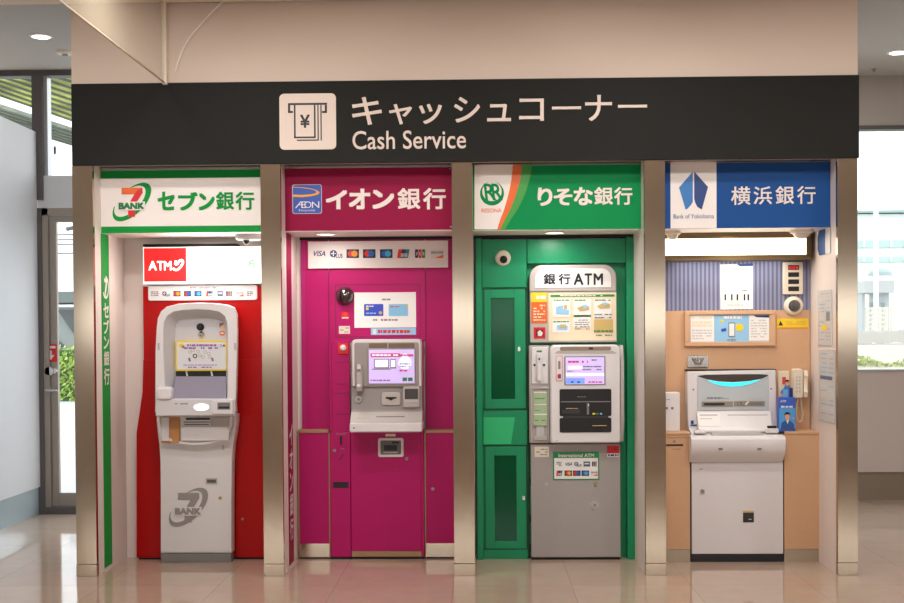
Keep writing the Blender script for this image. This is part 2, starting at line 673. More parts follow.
DX0 = XLW + .001
DX1 = DX0 + 1.02
zl0, zl1 = W(60, 208, YBACK_L)[1], W(60, 175.5, YBACK_L)[1]
zw1 = CEIL_B
m = M()
m.box(XLW, -1.9, YBACK_L, YBACK_L + .14, zl0, zl1, COOLWALL)
m.box(DX1, -1.9, YBACK_L, YBACK_L + .14, 0, zl0, COOLWALL)
struct('wall_door', m, 'white lintel wall above the glass door', 'wall')
MULL = mat('dark_window_mullion', (92, 88, 88), 0.5)
FRM = mat('grey_aluminium_frame', (176, 178, 180), 0.35, metal=0.5)
# high window over door and low wall
w1 = M()
w1.pb(-40, 68, 75, 76, YBACK_L, YBACK_L + .1, MULL)
w1.pb(32, 75, 42.5, 200, YBACK_L - .01, YBACK_L + .12, MULL)
w1.pb(42.5, 75, 47.5, 175.5, YBACK_L + .02, YBACK_L + .1, FRM)
x0, x1, z0, z1 = R(-60, 77, 32, 190, YBACK_L + .05)
wn = struct('window_1', w1, 'high window with dark mullion above the left wall and door', 'window')
g = M()
g.box(x0, x1, YBACK_L + .05, YBACK_L + .056, zt_l - .6, zw1 - .02, GLASS)
x2 = W(47, 150, YBACK_L + .05)[0]
g.box(x2, -1.9, YBACK_L + .05, YBACK_L + .056, zl1, zw1 - .02, GLASS)
g.build('window_pane', wn)
# glass door
DOORM = mat('beige_door_metal', (158, 148, 138), 0.45, metal=0.2)
d = M()
zd = zl0
d.box(XLW - .12, W(43.5, 350, YBACK_L)[0], YBACK_L - .01, YBACK_L + .1, 0, zd, MULL)
DX0 = W(43.5, 350, YBACK_L)[0] - .02
d.box(DX0 + .02, DX0 + .06, YBACK_L, YBACK_L + .08, 0, zd, DOORM)
d.box(DX0 + .02, DX1, YBACK_L, YBACK_L + .08, zd - .05, zd, DOORM)
d.box(DX1 - .04, DX1, YBACK_L, YBACK_L + .08, 0, zd - .05, DOORM)
d.box(XLW, DX1, YBACK_L - .02, YBACK_L + .1, 0, .05, MULL)
door = struct('door_1', d, 'framed glass door at the end of the left passage', 'door')
YD = YBACK_L + .02
gx0 = W(57.5, 350, YD)[0]
gz0, gz1 = W(65, 493, YD)[1], W(65, 222, YD)[1]
lf = M()
lf.box(DX0 + .064, gx0, YD, YD + .04, 0.051, zd - .055, DOORM, 0.003)
lf.box(gx0, DX1 - .044, YD, YD + .04, gz1, zd - .055, DOORM)
lf.box(gx0, DX1 - .044, YD, YD + .04, 0.051, gz0, DOORM)
lf.box(DX1 - .16, DX1 - .044, YD, YD + .04, gz0, gz1, DOORM)
leaf = lf.build('door_leaf', door)
M().box(gx0, DX1 - .16, YD + .017, YD + .023, gz0, gz1, GLASS).build('door_pane', leaf)
h = M()
hx, hz = W(50, 390, YD)
h.cyl((hx - .01, YD, hz), (hx - .01, YD - .012, hz), 0.024, CHROME)
h.tube([(hx - .01, YD - .01, hz), (hx - .01, YD - .05, hz), (hx + .01, YD - .055, hz), (hx + .08, YD - .055, hz)], 0.010, CHROME, 10)
h.build('door_handle', leaf)
lk = M()
lx, lz = W(50, 371, YD)
lk.cyl((lx, YD, lz), (lx, YD - .02, lz), 0.032, CHROME)
lk.cyl((lx + .035, YD, lz), (lx + .035, YD - .015, lz), 0.02, CHROME)
lk.build('door_lock', leaf)
st = M()
st.pf(44.5, 344, 57, 362, YD, RED)
st.pf(46, 346, 55.5, 348.5, YD - .0015, WHITE)
st.ps([(49.7, 350.5), (51.8, 350.5), (51.8, 355), (54.5, 355), (50.8, 360), (47, 355), (49.7, 355)], YD - .0015, WHITE)
tag(st.build('door_sticker'), 'red square sticker with white arrow on the glass door stile', 'sticker')

# right passage: wall under window, recessed kick, window
XR0 = 2.0
zr = [W(880, y, YBACK_R)[1] for y in (472, 372, 125.5)]
m = M()
m.box(XR0, 9, YBACK_R, YBACK_R + .15, zr[0], zr[1], wall_mat('warm_grey_wall_paint', (212, 200, 194)))
m.box(XR0, 9, YBACK_R, YBACK_R + .15, zr[2], CEIL_B, CEILM)
struct('wall_right', m, 'white wall below and above the right passage window', 'wall')
KICKT = mat('beige_stone_kick', (150, 136, 118), 0.4)
struct('baseboard_right', M().box(XR0, 9, YBACK_R + .03, YBACK_R + .15, 0, zr[0], KICKT), 'beige stone kick under the right passage wall', 'baseboard')
w2 = M()
w2.box(XR0, 9, YBACK_R - .01, YBACK_R + .1, zr[1], zr[1] + .02, FRM)
w2.box(XR0, 9, YBACK_R - .01, YBACK_R + .1, zr[2] - .03, zr[2], MULL)
w2o = struct('window_2', w2, 'wide window of the right passage looking outside', 'window')
M().box(XR0, 9, YBACK_R + .05, YBACK_R + .056, zr[1] + .02, zr[2] - .03, GLASS).build('window_pane', w2o)

# rest of the hall behind the camera
struct('wall_hall_left', M().box(-9.1, -9, -9.5, YBACK_L, 0, CEIL_B, CREAM), 'cream side wall far left of the hall', 'wall')
struct('wall_hall_right', M().box(9, 9.1, -9.5, YBACK_R, 0, CEIL_B, CREAM), 'cream side wall far right of the hall', 'wall')
m = M()
m.box(-9, 9, -9.65, -9.5, 0, 1.25, CREAM)
m.box(-9, 9, -9.65, -9.5, 1.75, CEIL_F, CREAM)
struct('wall_hall_end', m, 'cream end wall of the hall with a long window', 'wall')
w3 = M()
for k in range(7):
    w3.box(-9 + k * 3 - .04, -9 + k * 3 + .04, -9.6, -9.52, 1.25, 1.75, FRM)
w3o = struct('window_3', w3, 'long window in the end wall of the hall', 'window')
M().box(-9, 9, -9.57, -9.564, 1.25, 1.75, GLASS).build('window_pane', w3o)

# ------------------------------------------------------------------ bay ceilings (headers)
zs = [W(180, 232.5, .13)[1], W(370, 231, .13)[1], W(555, 230, .13)[1], W(750, 228, .13)[1]]
for i in range(4):
    struct('ceiling_bay', M().box(PX[i][1], PX[i + 1][0], .16, YB, zs[i], BAND0 + .01, WHITEWALL), ['white soffit over the red bay', 'white soffit over the magenta bay', 'white soffit over the green bay', 'white soffit over the wood bay'][i], 'ceiling')
# lamps recessed in two of the soffits
for i, px, lab in ((1, 325, 'slim lit downlight in the soffit over the magenta bay'), (2, 555, 'slim lit downlight in the soffit over the green bay')):
    x = W(px, 231, .22)[0]
    t = thing('bay_downlight', lab, 'light', (x, .26, zs[i] - .008), 'downlights in the bay soffits')
    M().lathe((x, .26, zs[i]), (0, 0, -1), [(.062, 0), (.062, .006), (.05, .008), (.05, .003)], WHITE).build('trim_ring', t)
    M().lathe((x, .26, zs[i]), (0, 0, -1), [(.049, .0005), (.049, .006), (.03, .008), (0, .008)], LAMPB).build('diffuser', t)
    area_light('bay_lamp', (x, .26, zs[i] - .02), 0.1, 1.9, WARM)
area_light('red_bay_fill', (W(200, 240, .3)[0], .3, zs[0] - .02), 0.12, 2.0, (1, .93, .86))  # unseen fill light, this soffit has no fixture
area_light('wood_bay_fill', (W(740, 240, .25)[0], .25, zs[3] - .02), 0.12, 2.0, (1, .9, .75))  # unseen fill light under a soffit without a fixture

# passage ceiling downlights
for (px, py, r, lit, lab) in ((41, 36, .056, True, 'lit round downlight in the ceiling left of the machine block'), (898, 52, .058, True, 'lit round downlight in the ceiling right of the machine block')):
    x, y = H(px, py, CEIL_B)
    t = thing('ceiling_downlight', lab, 'light', (x, y, CEIL_B - .012), 'round ceiling downlights')
    M().lathe((x, y, CEIL_B), (0, 0, -1), [(r + .015, 0), (r + .015, .004), (r, .008), (r - .003, .003)], WHITE).build('trim_ring', t)
    M().lathe((x, y, CEIL_B), (0, 0, -1), [(r - .004, .0005), (r - .004, .008), (r * .6, .011), (0, .012)], LAMPW).build('diffuser', t)
    area_light('passage_lamp', (x, y, CEIL_B - .02), 0.15, 3, (1, .94, .86))
x, y = H(65, 51.5, CEIL_B)
t = thing('smoke_detector', 'flat pale disc detector on the left passage ceiling', 'detector', (x, y, CEIL_B - .03))
M().lathe((x, y, CEIL_B), (0, 0, -1), [(.055, 0), (.055, .012), (.045, .02), (0, .022)], CREAMPL).build('body', t)
M().lathe((x, y, CEIL_B), (0, 0, -1), [(.02, .02), (.02, .028), (0, .03)], GREY).build('sensor', t)
x, y = H(874, 69, CEIL_B)
t = thing('sprinkler_head', 'small dark sprinkler on the right passage ceiling', 'sprinkler', (x, y, CEIL_B - .04))
M().lathe((x, y, CEIL_B), (0, 0, -1), [(.02, 0), (.02, .003), (.007, .005), (.006, .016), (0, .018)], GREY).build('head', t)
M().lathe((x, y, CEIL_B), (0, 0, -1), [(.010, .0185), (.010, .0205), (0, .021)], GREY).build('deflector', t)

# glass smoke barrier hanging from the front ceiling, end post at the wall
sx = W(165, 60, -.02)[0]
sz = W(163, 83, -.02)[1]
t = thing('smoke_barrier', 'clear glass smoke barrier with white end post hanging above the dark fascia', 'smoke barrier', (sx, -.03, sz))
M().box(sx - .004, sx + .004, -2.6, -.04, sz, CEIL_F, SMOKE).build('glass_pane', t)
M().box(sx - .004, sx + .004, -2.6, -.04, sz - .004, sz + .003, mat('clear_edge_strip', (190, 172, 150), .4)).build('bottom_rail', t)
M().box(sx - .012, sx + .014, -.045, -.016, sz - .012, CEIL_F, CREAMPL, .003).build('end_post', t)
q = [W(a, b_, -.05) for a, b_ in ((174, 70), (176, 62), (180, 50), (188, 36), (198, 24), (209, 12), (221, 0))]
tag(M().tube([(x, -.015, z) for x, z in q], .0045, mat('white_streak', (250, 246, 242), .3), 6).build('streak'), 'thin white cable curving up the cream wall beside the smoke barrier post', 'streak')  # thin white curve modelled as a narrow tube

# ------------------------------------------------------------------ fascia band with pictogram and lettering
YF = -.022
fx0, fx1 = PX[0][0] + .004, PX[4][1] + .006
t = thing('fascia_sign', 'long charcoal fascia sign above all four bays reading Cash Service', 'sign', ((fx0 + fx1) / 2, YF, BAND0))
M().box(fx0, fx1, YF, -.0005, BAND0, BAND1, BAND, .002).build('board', t)
LETW = mat('fascia_letter_white', (226, 208, 196), .45)
m = M()
for ch, a, b_, c, d in (('キ', 352, 97, 382, 125), ('ャ', 389, 104, 412, 124.5), ('ッ', 419, 104, 442, 124), ('シ', 454, 97, 480, 122.5), ('ュ', 487, 104, 511, 121.5), ('コ', 519, 98.5, 544, 121), ('ー', 552, 106.5, 581, 109.5), ('ナ', 585, 95, 612, 121), ('ー', 618, 104.8, 647, 107.8)):
    m.pt(ch, a, b_, c, d, YF, LETW, .012 if ch != 'ー' else 0, .004)
m.build('lettering', t)
M().pt('Cash Service', 352.5, 130.5, 466, 149, YF, LETW, .006, .004).build('lettering', t)
p = M().pr(279.5, 93.5, 336, 149.5, YF - .004, YF, LETW, .025).build('pictogram', t)
YP = YF - .004
m = M()
PK = mat('pictogram_black', (38, 36, 34), .5)
m.pf(288, 103, 327, 105, YP, PK)
for a in (288, 324.8):
    m.pf(a, 105, a + 2.2, 113, YP, PK)
for a in (288, 322):
    m.pf(a, 111, a + 5, 113, YP, PK)
m.pf(294, 105, 295.6, 138, YP, PK)
m.pf(314, 105, 315.6, 138, YP, PK)
m.pf(294, 136.6, 315.6, 138.2, YP, PK)
m.pf(317.5, 105, 318.7, 140.5, YP, PK)
m.pf(297, 139.6, 318.7, 140.8, YP, PK)
m.pf(320.5, 105, 321.7, 140.5, YP, PK)
m.pt('¥', 300, 114.5, 310, 128, YP, PK, .03)
m.build('symbol', p)

# ------------------------------------------------------------------ bank signs
YS = .13


def sign(i, label):
    x0, x1 = PX[i][1], PX[i + 1][0]
    return thing('bank_sign', label, 'sign', ((x0 + x1) / 2, YS, zs[i]), 'bank signs above the bays')


def crescent(m, cx, cy, a, b_, ang, Y, mt, wmax, dirn, cut=.04, th=.002):
    """swoosh: ring part of an ellipse whose width swells towards dirn"""
    ca, sa = math.cos(math.radians(ang)), math.sin(math.radians(ang))
    n = 72
    prev = None
    for i in range(n + 1):
        t_ = 2 * math.pi * i / n
        w_ = max(0.0, 0.5 + 0.5 * math.cos(t_ - math.radians(dirn))) ** .8
        e, f = a * math.cos(t_), b_ * math.sin(t_)
        k = 1 - wmax * w_
        o_ = (cx + e * ca - f * sa, cy - (e * sa + f * ca))
        s_ = .06 * wmax
        in_ = (cx + k * e * ca - k * f * sa, cy - (k * e * sa + k * f * ca))
        if prev and w_ > cut and prev[2] > cut:
            m.ps([prev[0], o_, in_, prev[1]], Y, mt, th)
        prev = (o_, in_, w_)


def seven_logo(m, bx, by, k, Y, colors, bankc, halo):
    """bx, by: pixel of the top-left of a 60x55 drawing, k: its scale"""
    c1, c2, gr = colors
    P = lambda pts: [(bx + x * k, by + y * k) for x, y in pts]
    crescent(m, bx + 28.5 * k, by + 27.5 * k, 35.5 * k, 17.5 * k, 45, Y, gr, .36, -78, .08)
    m.ps(P([(13.5, 7), (43.5, 7), (37.5, 16.5), (13.5, 16.5)]), Y - .0016, c1)
    m.ps(P([(36, 11), (43.5, 7), (44, 14), (40, 20.5), (36, 27), (33, 34), (33, 49), (23, 49), (23, 37), (25, 29), (28, 23), (32, 16.5)]), Y - .003, c2)
    m.pf(bx + 8 * k, by + 27 * k, bx + 47.5 * k, by + 39.5 * k, Y - .0045, halo, .0006)
    m.pt('BANK', bx + 9 * k, by + 28.2 * k, bx + 46.5 * k, by + 38.2 * k, Y - .0052, bankc, .07)


# 1: white sign with green stripes
t = sign(0, 'white bank sign with green stripes above the red bay')
x0, x1 = PX[0][1], PX[1][0]
M().box(x0, x1, YS, .16, zs[0], BAND0 - .008, SIGNW).build('board', t)
m = M()
zA, zB = R(101, 170, 262, 178, YS)[2:]
sx0 = W(101, 200, YS)[0]
m.box(sx0, x1 - .001, YS - .002, YS, zA, zB, GREEN7)
zA, zB = R(101, 226, 262, 232.6, YS)[2:]
m.box(sx0, x1 - .001, YS - .002, YS, zA, zB, GREEN7)
m.build('stripes', t)
m = M()
for ch, a, b_, c, d in (('セ', 157.5, 191.5, 175, 210.5), ('ブ', 178, 192, 198, 210.5), ('ン', 198.5, 193, 215, 210.5), ('銀', 216, 191.5, 234, 210), ('行', 235.5, 191.5, 254.5, 210)):
    m.pt(ch, a, b_, c, d, YS, GREEN7, .045 if ch in 'セブン' else .025, .003)
m.build('lettering', t)
m = M()
seven_logo(m, 112.3, 183, .69, YS, (ORANGE, RED, GREEN7), mat('bank_letter_green', (12, 120, 58), .4), SIGNW)
m.build('logo', t)

# 2: magenta sign
t = sign(1, 'magenta bank sign with blue square logo and white lettering')
x0, x1 = PX[1][1], PX[2][0]
m = M().box(x0, x1, YS + .001, .16, zs[1], BAND0 - .008, SIGNW)
a, b_ = R(286.5, 167, 453, 231, YS)[2:]
m.box(x0 + .002, x1 - .002, YS - .002, YS + .001, a + .004, b_ - .004, MAGS)
m.build('board', t)
m = M()
for ch, a, b_, c, d in (('イ', 325.5, 190, 347.5, 209.5), ('オ', 348.5, 188.5, 370.5, 209.5), ('ン', 372, 189.5, 394.5, 209), ('銀', 397.5, 188, 420.5, 209.5), ('行', 423, 188, 446, 209.5)):
    m.pt(ch, a, b_, c, d, YS - .002, mat('sign_letter_white', (236, 222, 216), .4), .045 if ch in 'イオン' else .026, .003)
m.build('lettering', t)
lg = M()
lg.pr(292.3, 184.4, 321.8, 213.8, YS - .0045, YS - .002, mat('logo_silver_rim', (206, 200, 200), .4), .012)
lg.pr(293, 185, 321.2, 213.2, YS - .0055, YS - .0045, mat('logo_square_blue', (48, 84, 176), .4), .011)
lgo = lg.build('logo', t)
m = M()
AU = mat('logo_gold', (236, 160, 30), .4)
Y_ = YS - .0055
up = [(293.2, 186.9), (302, 187.3), (311, 188.4), (317, 190.3), (319.8, 192.4), (318, 194.6), (311, 196.4), (302, 197.3), (293.2, 197)]
dn = [(293.2, 187.6), (302, 188.0), (311, 189.2), (315.5, 190.8), (316.6, 192.2), (315, 193.5), (309, 194.5), (302, 194.9), (293.2, 194.6)]
for i in range(len(up) - 1):
    m.ps([up[i], up[i + 1], dn[i + 1], dn[i]], Y_, AU)
m.pt('Æ', 295, 201.5, 306.5, 208, Y_, WHITE, 0)
m.pt('O', 304.2, 201.5, 311.5, 208, Y_, WHITE, 0)
m.pt('N', 312, 201.5, 319.3, 208, Y_, WHITE, 0)
m.pt('Financial', 299, 209.3, 315, 211.3, Y_, WHITE, 0)
m.build('emblem', lgo)
m = M()
for px, py in ((450, 168.5), (451, 227)):
    m.pc(px, py, 1, YS - .002, CHROME, .003, 10)
m.build('screws', t)

# 3: green sign
t = sign(2, 'green bank sign with white panel, round emblem and orange curve')
x0, x1 = PX[2][1], PX[3][0]
m = M().box(x0, x1, YS + .001, .16, zs[2], BAND0 - .008, SIGNW)
gz0, gz1 = R(474, 165, 642, 229.5, YS)[2:]
gx1 = W(642, 200, YS)[0]
m.box(x0 + .001, gx1, YS - .0005, YS + .001, gz0, gz1, GRS)
m.build('board', t)
cv = [(513, 163), (512.3, 172), (511.2, 181), (509.5, 190), (507, 200), (504, 210), (500.5, 219), (497.3, 229.6)]
wd = [9, 9, 8.8, 8, 7.2, 6, 4.6, 3]
w2_ = [10, 9.8, 9.2, 9, 8.3, 7.2, 6, 4.5]
m = M()
m.ps([(474.5, 164.6)] + [(x + .5, min(max(y, 164.6), 229.4)) for x, y in cv] + [(474.5, 229.4)], YS - .0005, SIGNW)
m2 = M()
m3 = M()
for i in range(len(cv) - 1):
    (xa, ya), (xb, yb) = cv[i], cv[i + 1]
    ya, yb = max(ya, 164.7), min(yb, 229.4)
    m2.ps([(xa, ya), (xa + wd[i], ya), (xb + wd[i + 1], yb), (xb, yb)], YS - .002, ORANGE)
    m3.ps([(xa + wd[i] - .5, ya), (xa + wd[i] + w2_[i], ya), (xb + wd[i + 1] + w2_[i + 1], yb), (xb + wd[i + 1] - .5, yb)], YS - .001, GRS2)
m.build('white_field', t)
m2.build('orange_curve', t)
m3.build('leaf_curve', t)
m = M()
lw = mat('sign_letter_white', (236, 222, 216), .4)
for ch, a, b_, c, d in (('り', 537.5, 187.5, 552.5, 206), ('そ', 553.5, 188.5, 572.5, 205.5), ('な', 573.5, 187, 593, 205.5), ('銀', 594, 187, 613, 205), ('行', 614, 187, 632.5, 205)):
    m.pt(ch, a, b_, c, d, YS - .0005, lw, .035 if ch in 'りそな' else .025, .003)
m.build('lettering', t)
m = M()
crescent(m, 492, 193.5, 12, 12, 0, YS - .0015, GRS, .36, -90, .06)
m.pt('R', 484.5, 183.5, 495.5, 200.5, YS - .003, GRS, .02, slant=-.12)
m.pt('R', 492, 183.5, 502, 200.5, YS - .0035, GRS, .02, slant=-.12)
lgo = m.build('logo', t)
M().pt('RESONA', 481.5, 208.5, 501.5, 212.5, YS - .0015, ORANGE, .01).build('lettering', t)

# 4: blue sign
t = sign(3, 'blue bank sign with white panel and two-bladed blue emblem')
x0, x1 = PX[3][1], PX[4][0]
bx1 = W(831, 200, YS)[0]
m = M().box(x0, x1, YS + .001, .16, zs[3], BAND0 - .008, SIGNW)
gz0, gz1 = R(666, 162.5, 831, 228, YS)[2:]
m.box(x0 + .001, bx1, YS - .002, YS + .001, gz0, gz1, BLUES)
m.pf(670.5, 161.5, 716.5, 228.2, YS - .002, SIGNW, .0012)
m.build('board', t)
m = M()
Y_ = YS - .0032
m.ps([(692.8, 171.5), (692.8, 202), (690.5, 205.5), (687, 209.3), (685.5, 209.3), (679, 187.5)], Y_, BLUEL)
m.ps([(694.2, 171.5), (708, 187), (701.8, 209.5), (697.5, 207), (695.3, 203), (694.2, 199)], Y_, BLUED)
m.build('logo', t)
M().pt('Bank of Yokohama', 673.5, 214, 714, 218.5, Y_, BLUED, 0).build('lettering', t)
m = M()
for ch, a, b_, c, d in (('横', 731, 186.5, 750.5, 205), ('浜', 753.5, 186.5, 772, 204.5), ('銀', 775.5, 186, 794, 204.3), ('行', 797, 186, 815.5, 204)):
    m.pt(ch, a, b_, c, d, YS - .002, lw, .012, .003)
m.build('lettering', t)

# ------------------------------------------------------------------ small card logos shared by the bays
MCR, MCY = mat('card_red', (222, 40, 34), .4), mat('card_amber', (244, 160, 40), .4)
MCB, MCC = mat('card_mid_blue', (30, 100, 180), .4), mat('card_sky_blue', (70, 170, 220), .4)
JG = mat('card_green', (50, 140, 70), .4)


def card_logo(kind, a, b_, c, d, Y, parent, base=None):
    m = M()
    w_, h_ = c - a, d - b_
    mid = (b_ + d) / 2
    if kind == 'visa':
        m.pt('VISA', a, b_ + h_ * .18, c, d - h_ * .2, Y, NAVY, .02, slant=.25)
    elif kind == 'plus':
        m.pc(a + w_ * .3, mid, h_ * .42, Y, NAVY)
        m.pf(a + w_ * .3 - .5, b_ + h_ * .2, a + w_ * .3 + .5, d - h_ * .2, Y - .0016, WHITE, .0008)
        m.pf(a + w_ * .1, mid - .5, a + w_ * .5, mid + .5, Y - .0016, WHITE, .0008)
        m.pt('PLUS', a + w_ * .35, mid, c, d, Y - .003, NAVY, .02)
    elif kind in ('mc', 'maestro', 'cirrus'):
        m.pf(a, b_, c, d, Y, mat('card_navy', (26, 30, 60), .4))
        c1, c2 = {'mc': (MCR, MCY), 'maestro': (MCR, MCB), 'cirrus': (MCB, MCC)}[kind]
        m.pc(a + w_ * .36, mid, h_ * .36, Y - .0016, c1, .0008)
        m.pc(a + w_ * .64, mid, h_ * .36, Y - .0024, c2, .0008)
    elif kind == 'union':
        k = w_ * .12
        for j, mt in enumerate((MCR, NAVY, mat('card_teal', (20, 130, 130), .4))):
            u0, u1 = a + k + (w_ - k) * j / 3, a + k + (w_ - k) * (j + 1) / 3
            m.ps([(u0, b_), (u1, b_), (u1 - k, d), (u0 - k, d)], Y, mt)
        m.pt('銀联', a + w_ * .3, mid - h_ * .05, c - w_ * .14, d - h_ * .1, Y - .0016, WHITE, .02)
    elif kind == 'jcb':
        for j, (mt, ch) in enumerate(((NAVY, 'J'), (MCR, 'C'), (JG, 'B'))):
            u0, u1 = a + w_ * j / 3, a + w_ * (j + 1) / 3 - .4
            m.pr(u0, b_, u1, d, Y - .0015, Y, mt, .006)
            m.pt(ch, u0 + .7, mid - h_ * .2, u1 - .7, mid + h_ * .2, Y - .002, WHITE, .03)
    elif kind == 'disc':
        m.pf(a, b_, c, d, Y, WHITE, .001)
        m.pt('DISCOVER', a, mid - h_ * .25, c, mid - h_ * .02, Y - .001, NAVY, .02)
        m.ps([(c, mid + h_ * .1), (c, d), (a + w_ * .3, d)], Y - .001, ORANGE)
    elif kind == 'amex':
        m.pf(a, b_, c, d, Y, mat('card_slate', (80, 100, 130), .4))
        m.pf(a + w_ * .15, mid - h_ * .2, c - w_ * .15, mid + h_ * .05, Y - .0016, WHITE, .0008)
    elif kind == 'grey':
        m.lines(a, b_, c, d, Y, PRINT, 3, .6)
    m.build('card_logo', parent)


# ------------------------------------------------------------------ BAY 1, red
x0, x1 = PX[0][1], PX[1][0]
# vertical green strip on the left partition
Xw = PX[0][1]
ya, yb = S(104.5, 560, Xw)[0], S(112, 560, Xw)[0]
t = thing('bank_strip', 'green vertical strip with white lettering on the side wall of the red bay', 'sign', (Xw, (ya + yb) / 2, .04))
zt = zs[0] - .002
M().box(Xw, Xw + .002, ya, yb, .02, zt, GREEN7).build('strip', t)
m = M()
zz = [(303, 318, 'セ'), (320, 334, 'ブ'), (336, 349, 'ン'), (351, 366, '銀'), (368, 385, '行')]
w_ = yb - ya
for p0, p1, ch in zz:
    z1_, z0_ = S(106, p0, Xw)[1], S(106, p1, Xw)[1]
    m.text_map(ch, lambda u, v, k: (Xw + .0035, ya + w_ * (.14 + .72 * u), z0_ + (z1_ - z0_) * v), WHITE, .03, nrm=(1, 0, 0))
z1_, z0_ = S(106, 276, Xw)[1], S(106, 299, Xw)[1]
m.text_map('7', lambda u, v, k: (Xw + .0035, ya + w_ * (.28 + .45 * u), z0_ + (z1_ - z0_) * (.1 + .8 * v)), WHITE, .05, nrm=(1, 0, 0))
for i in range(24):
    a0, a1 = [math.radians(-150 + 10 * j) for j in (i, i + 1)]
    q = []
    for a_, k in ((a0, 1), (a1, 1), (a1, .78), (a0, .78)):
        q.append((Xw + .0032, ya + w_ * (.5 + .42 * k * math.cos(a_)), (z0_ + z1_) / 2 + (z1_ - z0_) * .5 * k * math.sin(a_)))
    f = [m.bm.verts.new(p) for p in q]
    m.face(f, m.mi(WHITE))
m.build('lettering', t)

# red panelling behind the machine
YR = .475
t = thing('red_panelling', 'glossy red panelling behind the white cash machine', 'panelling', (W(200, 559, YR)[0], YR, 0))
ux0 = W(143.5, 350, YR)[0]
zlo = W(190, 432, YR)[1]
zt = W(200, 286, YR)[1]
M().box(ux0, x1 - .012, YR, YB - .001, zlo, zt, REDP, .003).build('upper_panel', t)
lp = [W(a, b_, .47) for a, b_ in ((136.5, 559), (136.5, 433), (139.5, 413), (142.5, 392), (143.3, 360))]
lp = [(lp[0][0], .012)] + lp[1:]
m = M()
m.prism(lp + [(W(160, 360, .47)[0], lp[-1][1]), (W(160, 360, .47)[0], .012)], .47, YB - .001, REDP, .001)
m.prism([(W(236, 500, .47)[0], .012), (x1 - .010, .012), (x1 - .010, lp[1][1]), (x1 - .018, lp[-1][1]), (W(236, 500, .47)[0], lp[-1][1])], .47, YB - .001, REDP, .001)
m.box(W(160, 360, .47)[0], W(236, 500, .47)[0], .49, YB - .001, .012, zlo, REDP)
m.build('lower_panel', t)
m = M()
m.box(lp[0][0] + .01, x1 - .015, .485, YB - .001, 0, .012, DARK)  # dark strip in place of the shadow gap under the panels
m.build('plinth', t)
m = M()
m.pc(242.5, 519, 1.3, .47, LOCKM, .004, 12)
m.build('lock', t)

# light box on top
YL = .45
t = thing('light_box', 'lit white sign box with red ATM square over the white cash machine', 'light box', (W(202, 284, YL)[0], YL, W(202, 284.5, YL)[1]))
bx0, bx1_, bz0, bz1 = R(142.7, 246.5, 262, 284.3, YL)
bx1_ = x1 - .004
M().box(bx0, bx1_, YL + .004, YB - .001, bz0, bz1, ATMW).build('housing', t)
M().box(bx0 + .003, bx1_ - .003, YL, YL + .004, bz0 + .006, bz1 - .004, LIGHTBOX).build('diffuser', t)
m = M()
m.pf(144, 248, 186.3, 281.6, YL, LIGHTRED)
m.build('red_field', t)
m = M()
for ch, a, c in (('A', 148.5, 157), ('T', 157, 164), ('M', 164, 171.6)):
    m.pt(ch, a, 261, c, 270.5, YL - .0016, LIGHTBOX, .03)
arc = [(173 + (u - 171) * .86, v) for u, v in [(171, 268), (173, 270), (176, 270), (180, 267), (182.8, 262.8), (182, 260), (179, 260.5), (175.5, 264.5), (173.5, 264.5), (174.5, 260.5)]]
for i in range(len(arc) - 1):
    (xa, ya_), (xb, yb_) = arc[i], arc[i + 1]
    L_ = math.hypot(xb - xa, yb_ - ya_)
    nx, ny = -(yb_ - ya_) / L_ * 1.1, (xb - xa) / L_ * 1.1
    m.ps([(xa + nx, ya_ + ny), (xb + nx, yb_ + ny), (xb - nx, yb_ - ny), (xa - nx, ya_ - ny)], YL - .0016 - .0001 * i, LIGHTBOX)
m.build('lettering', t)
m = M()
m.pt('銀', 240.5, 260, 247, 269, YL, mat('lit_white_green', (120, 160, 130), .4, emit=.8, erg=(215, 250, 228)), .02, .002)
m.pt('行', 248.5, 259.5, 255, 268.5, YL - .001, LIGHTFADE, .03, .002)
m.pt('7', 198, 258, 205, 270, YL, mat('lit_white_amber', (150, 140, 110), .4, emit=.85, erg=(255, 250, 232)), .02, .002)
m.build('faint_lettering', t)
M().pb(143, 243.8, 237, 246, YL + .02, YB - .001, DARK).build('shadow_gap', t)
lx_, lz_ = W(205, 262, YL - .03)
area_light('light_box_glow', (lx_ + .05, YL - .02, lz_), .55, 2.2, (1, .97, .92), (math.radians(-80), 0, 0), .16)

# ceiling camera
cx_, cz_ = W(249, 246, .33)
t = thing('security_camera', 'flat grey ceiling camera at the top right of the red bay', 'camera', (cx_, .33, zs[0] - .05))
M().lathe((cx_, .33, zs[0]), (0, 0, -1), [(.075, 0), (.075, .02), (.065, .03), (0, .034)], LGREY).build('housing', t)
M().lathe((cx_ - .01, .31, zs[0] - .03), (0, -.2, -1), [(.018, 0), (.018, .012), (.008, .024), (0, .026)], BLACK).build('lens', t)

# strip of card logos
YC = .466
t = thing('card_logo_panel', 'rounded white strip of small card logos under the lit ATM box', 'notice', (W(202, 300, YC)[0], YC, W(202, 300.5, YC)[1]))
M().pr(148, 285.3, 257, 300.3, YC, YR - .0005, ATMW, .012, .003).build('panel', t)
m = M().lines(190, 287.2, 216, 288.6, YC, PRINT, 1, .7)
m.build('print', t)
for kind, a, c in (('grey', 151, 158.5), ('plus', 162, 170), ('mc', 173.5, 180.5), ('maestro', 184, 191), ('cirrus', 194.5, 201.5), ('union', 206, 213), ('amex', 217.5, 223), ('jcb', 226, 232.5), ('disc', 236, 243.5), ('grey', 247, 253.5)):
    card_logo(kind, a, 291, c, 296.3, YC, t)

# the white cash machine
YM = .385
t = thing('cash_machine', 'white curved cash machine in front of red panelling, upper housing hooded over its screen', 'cash machine', (W(196, 563, YM)[0], .45, 0), 'cash machines')
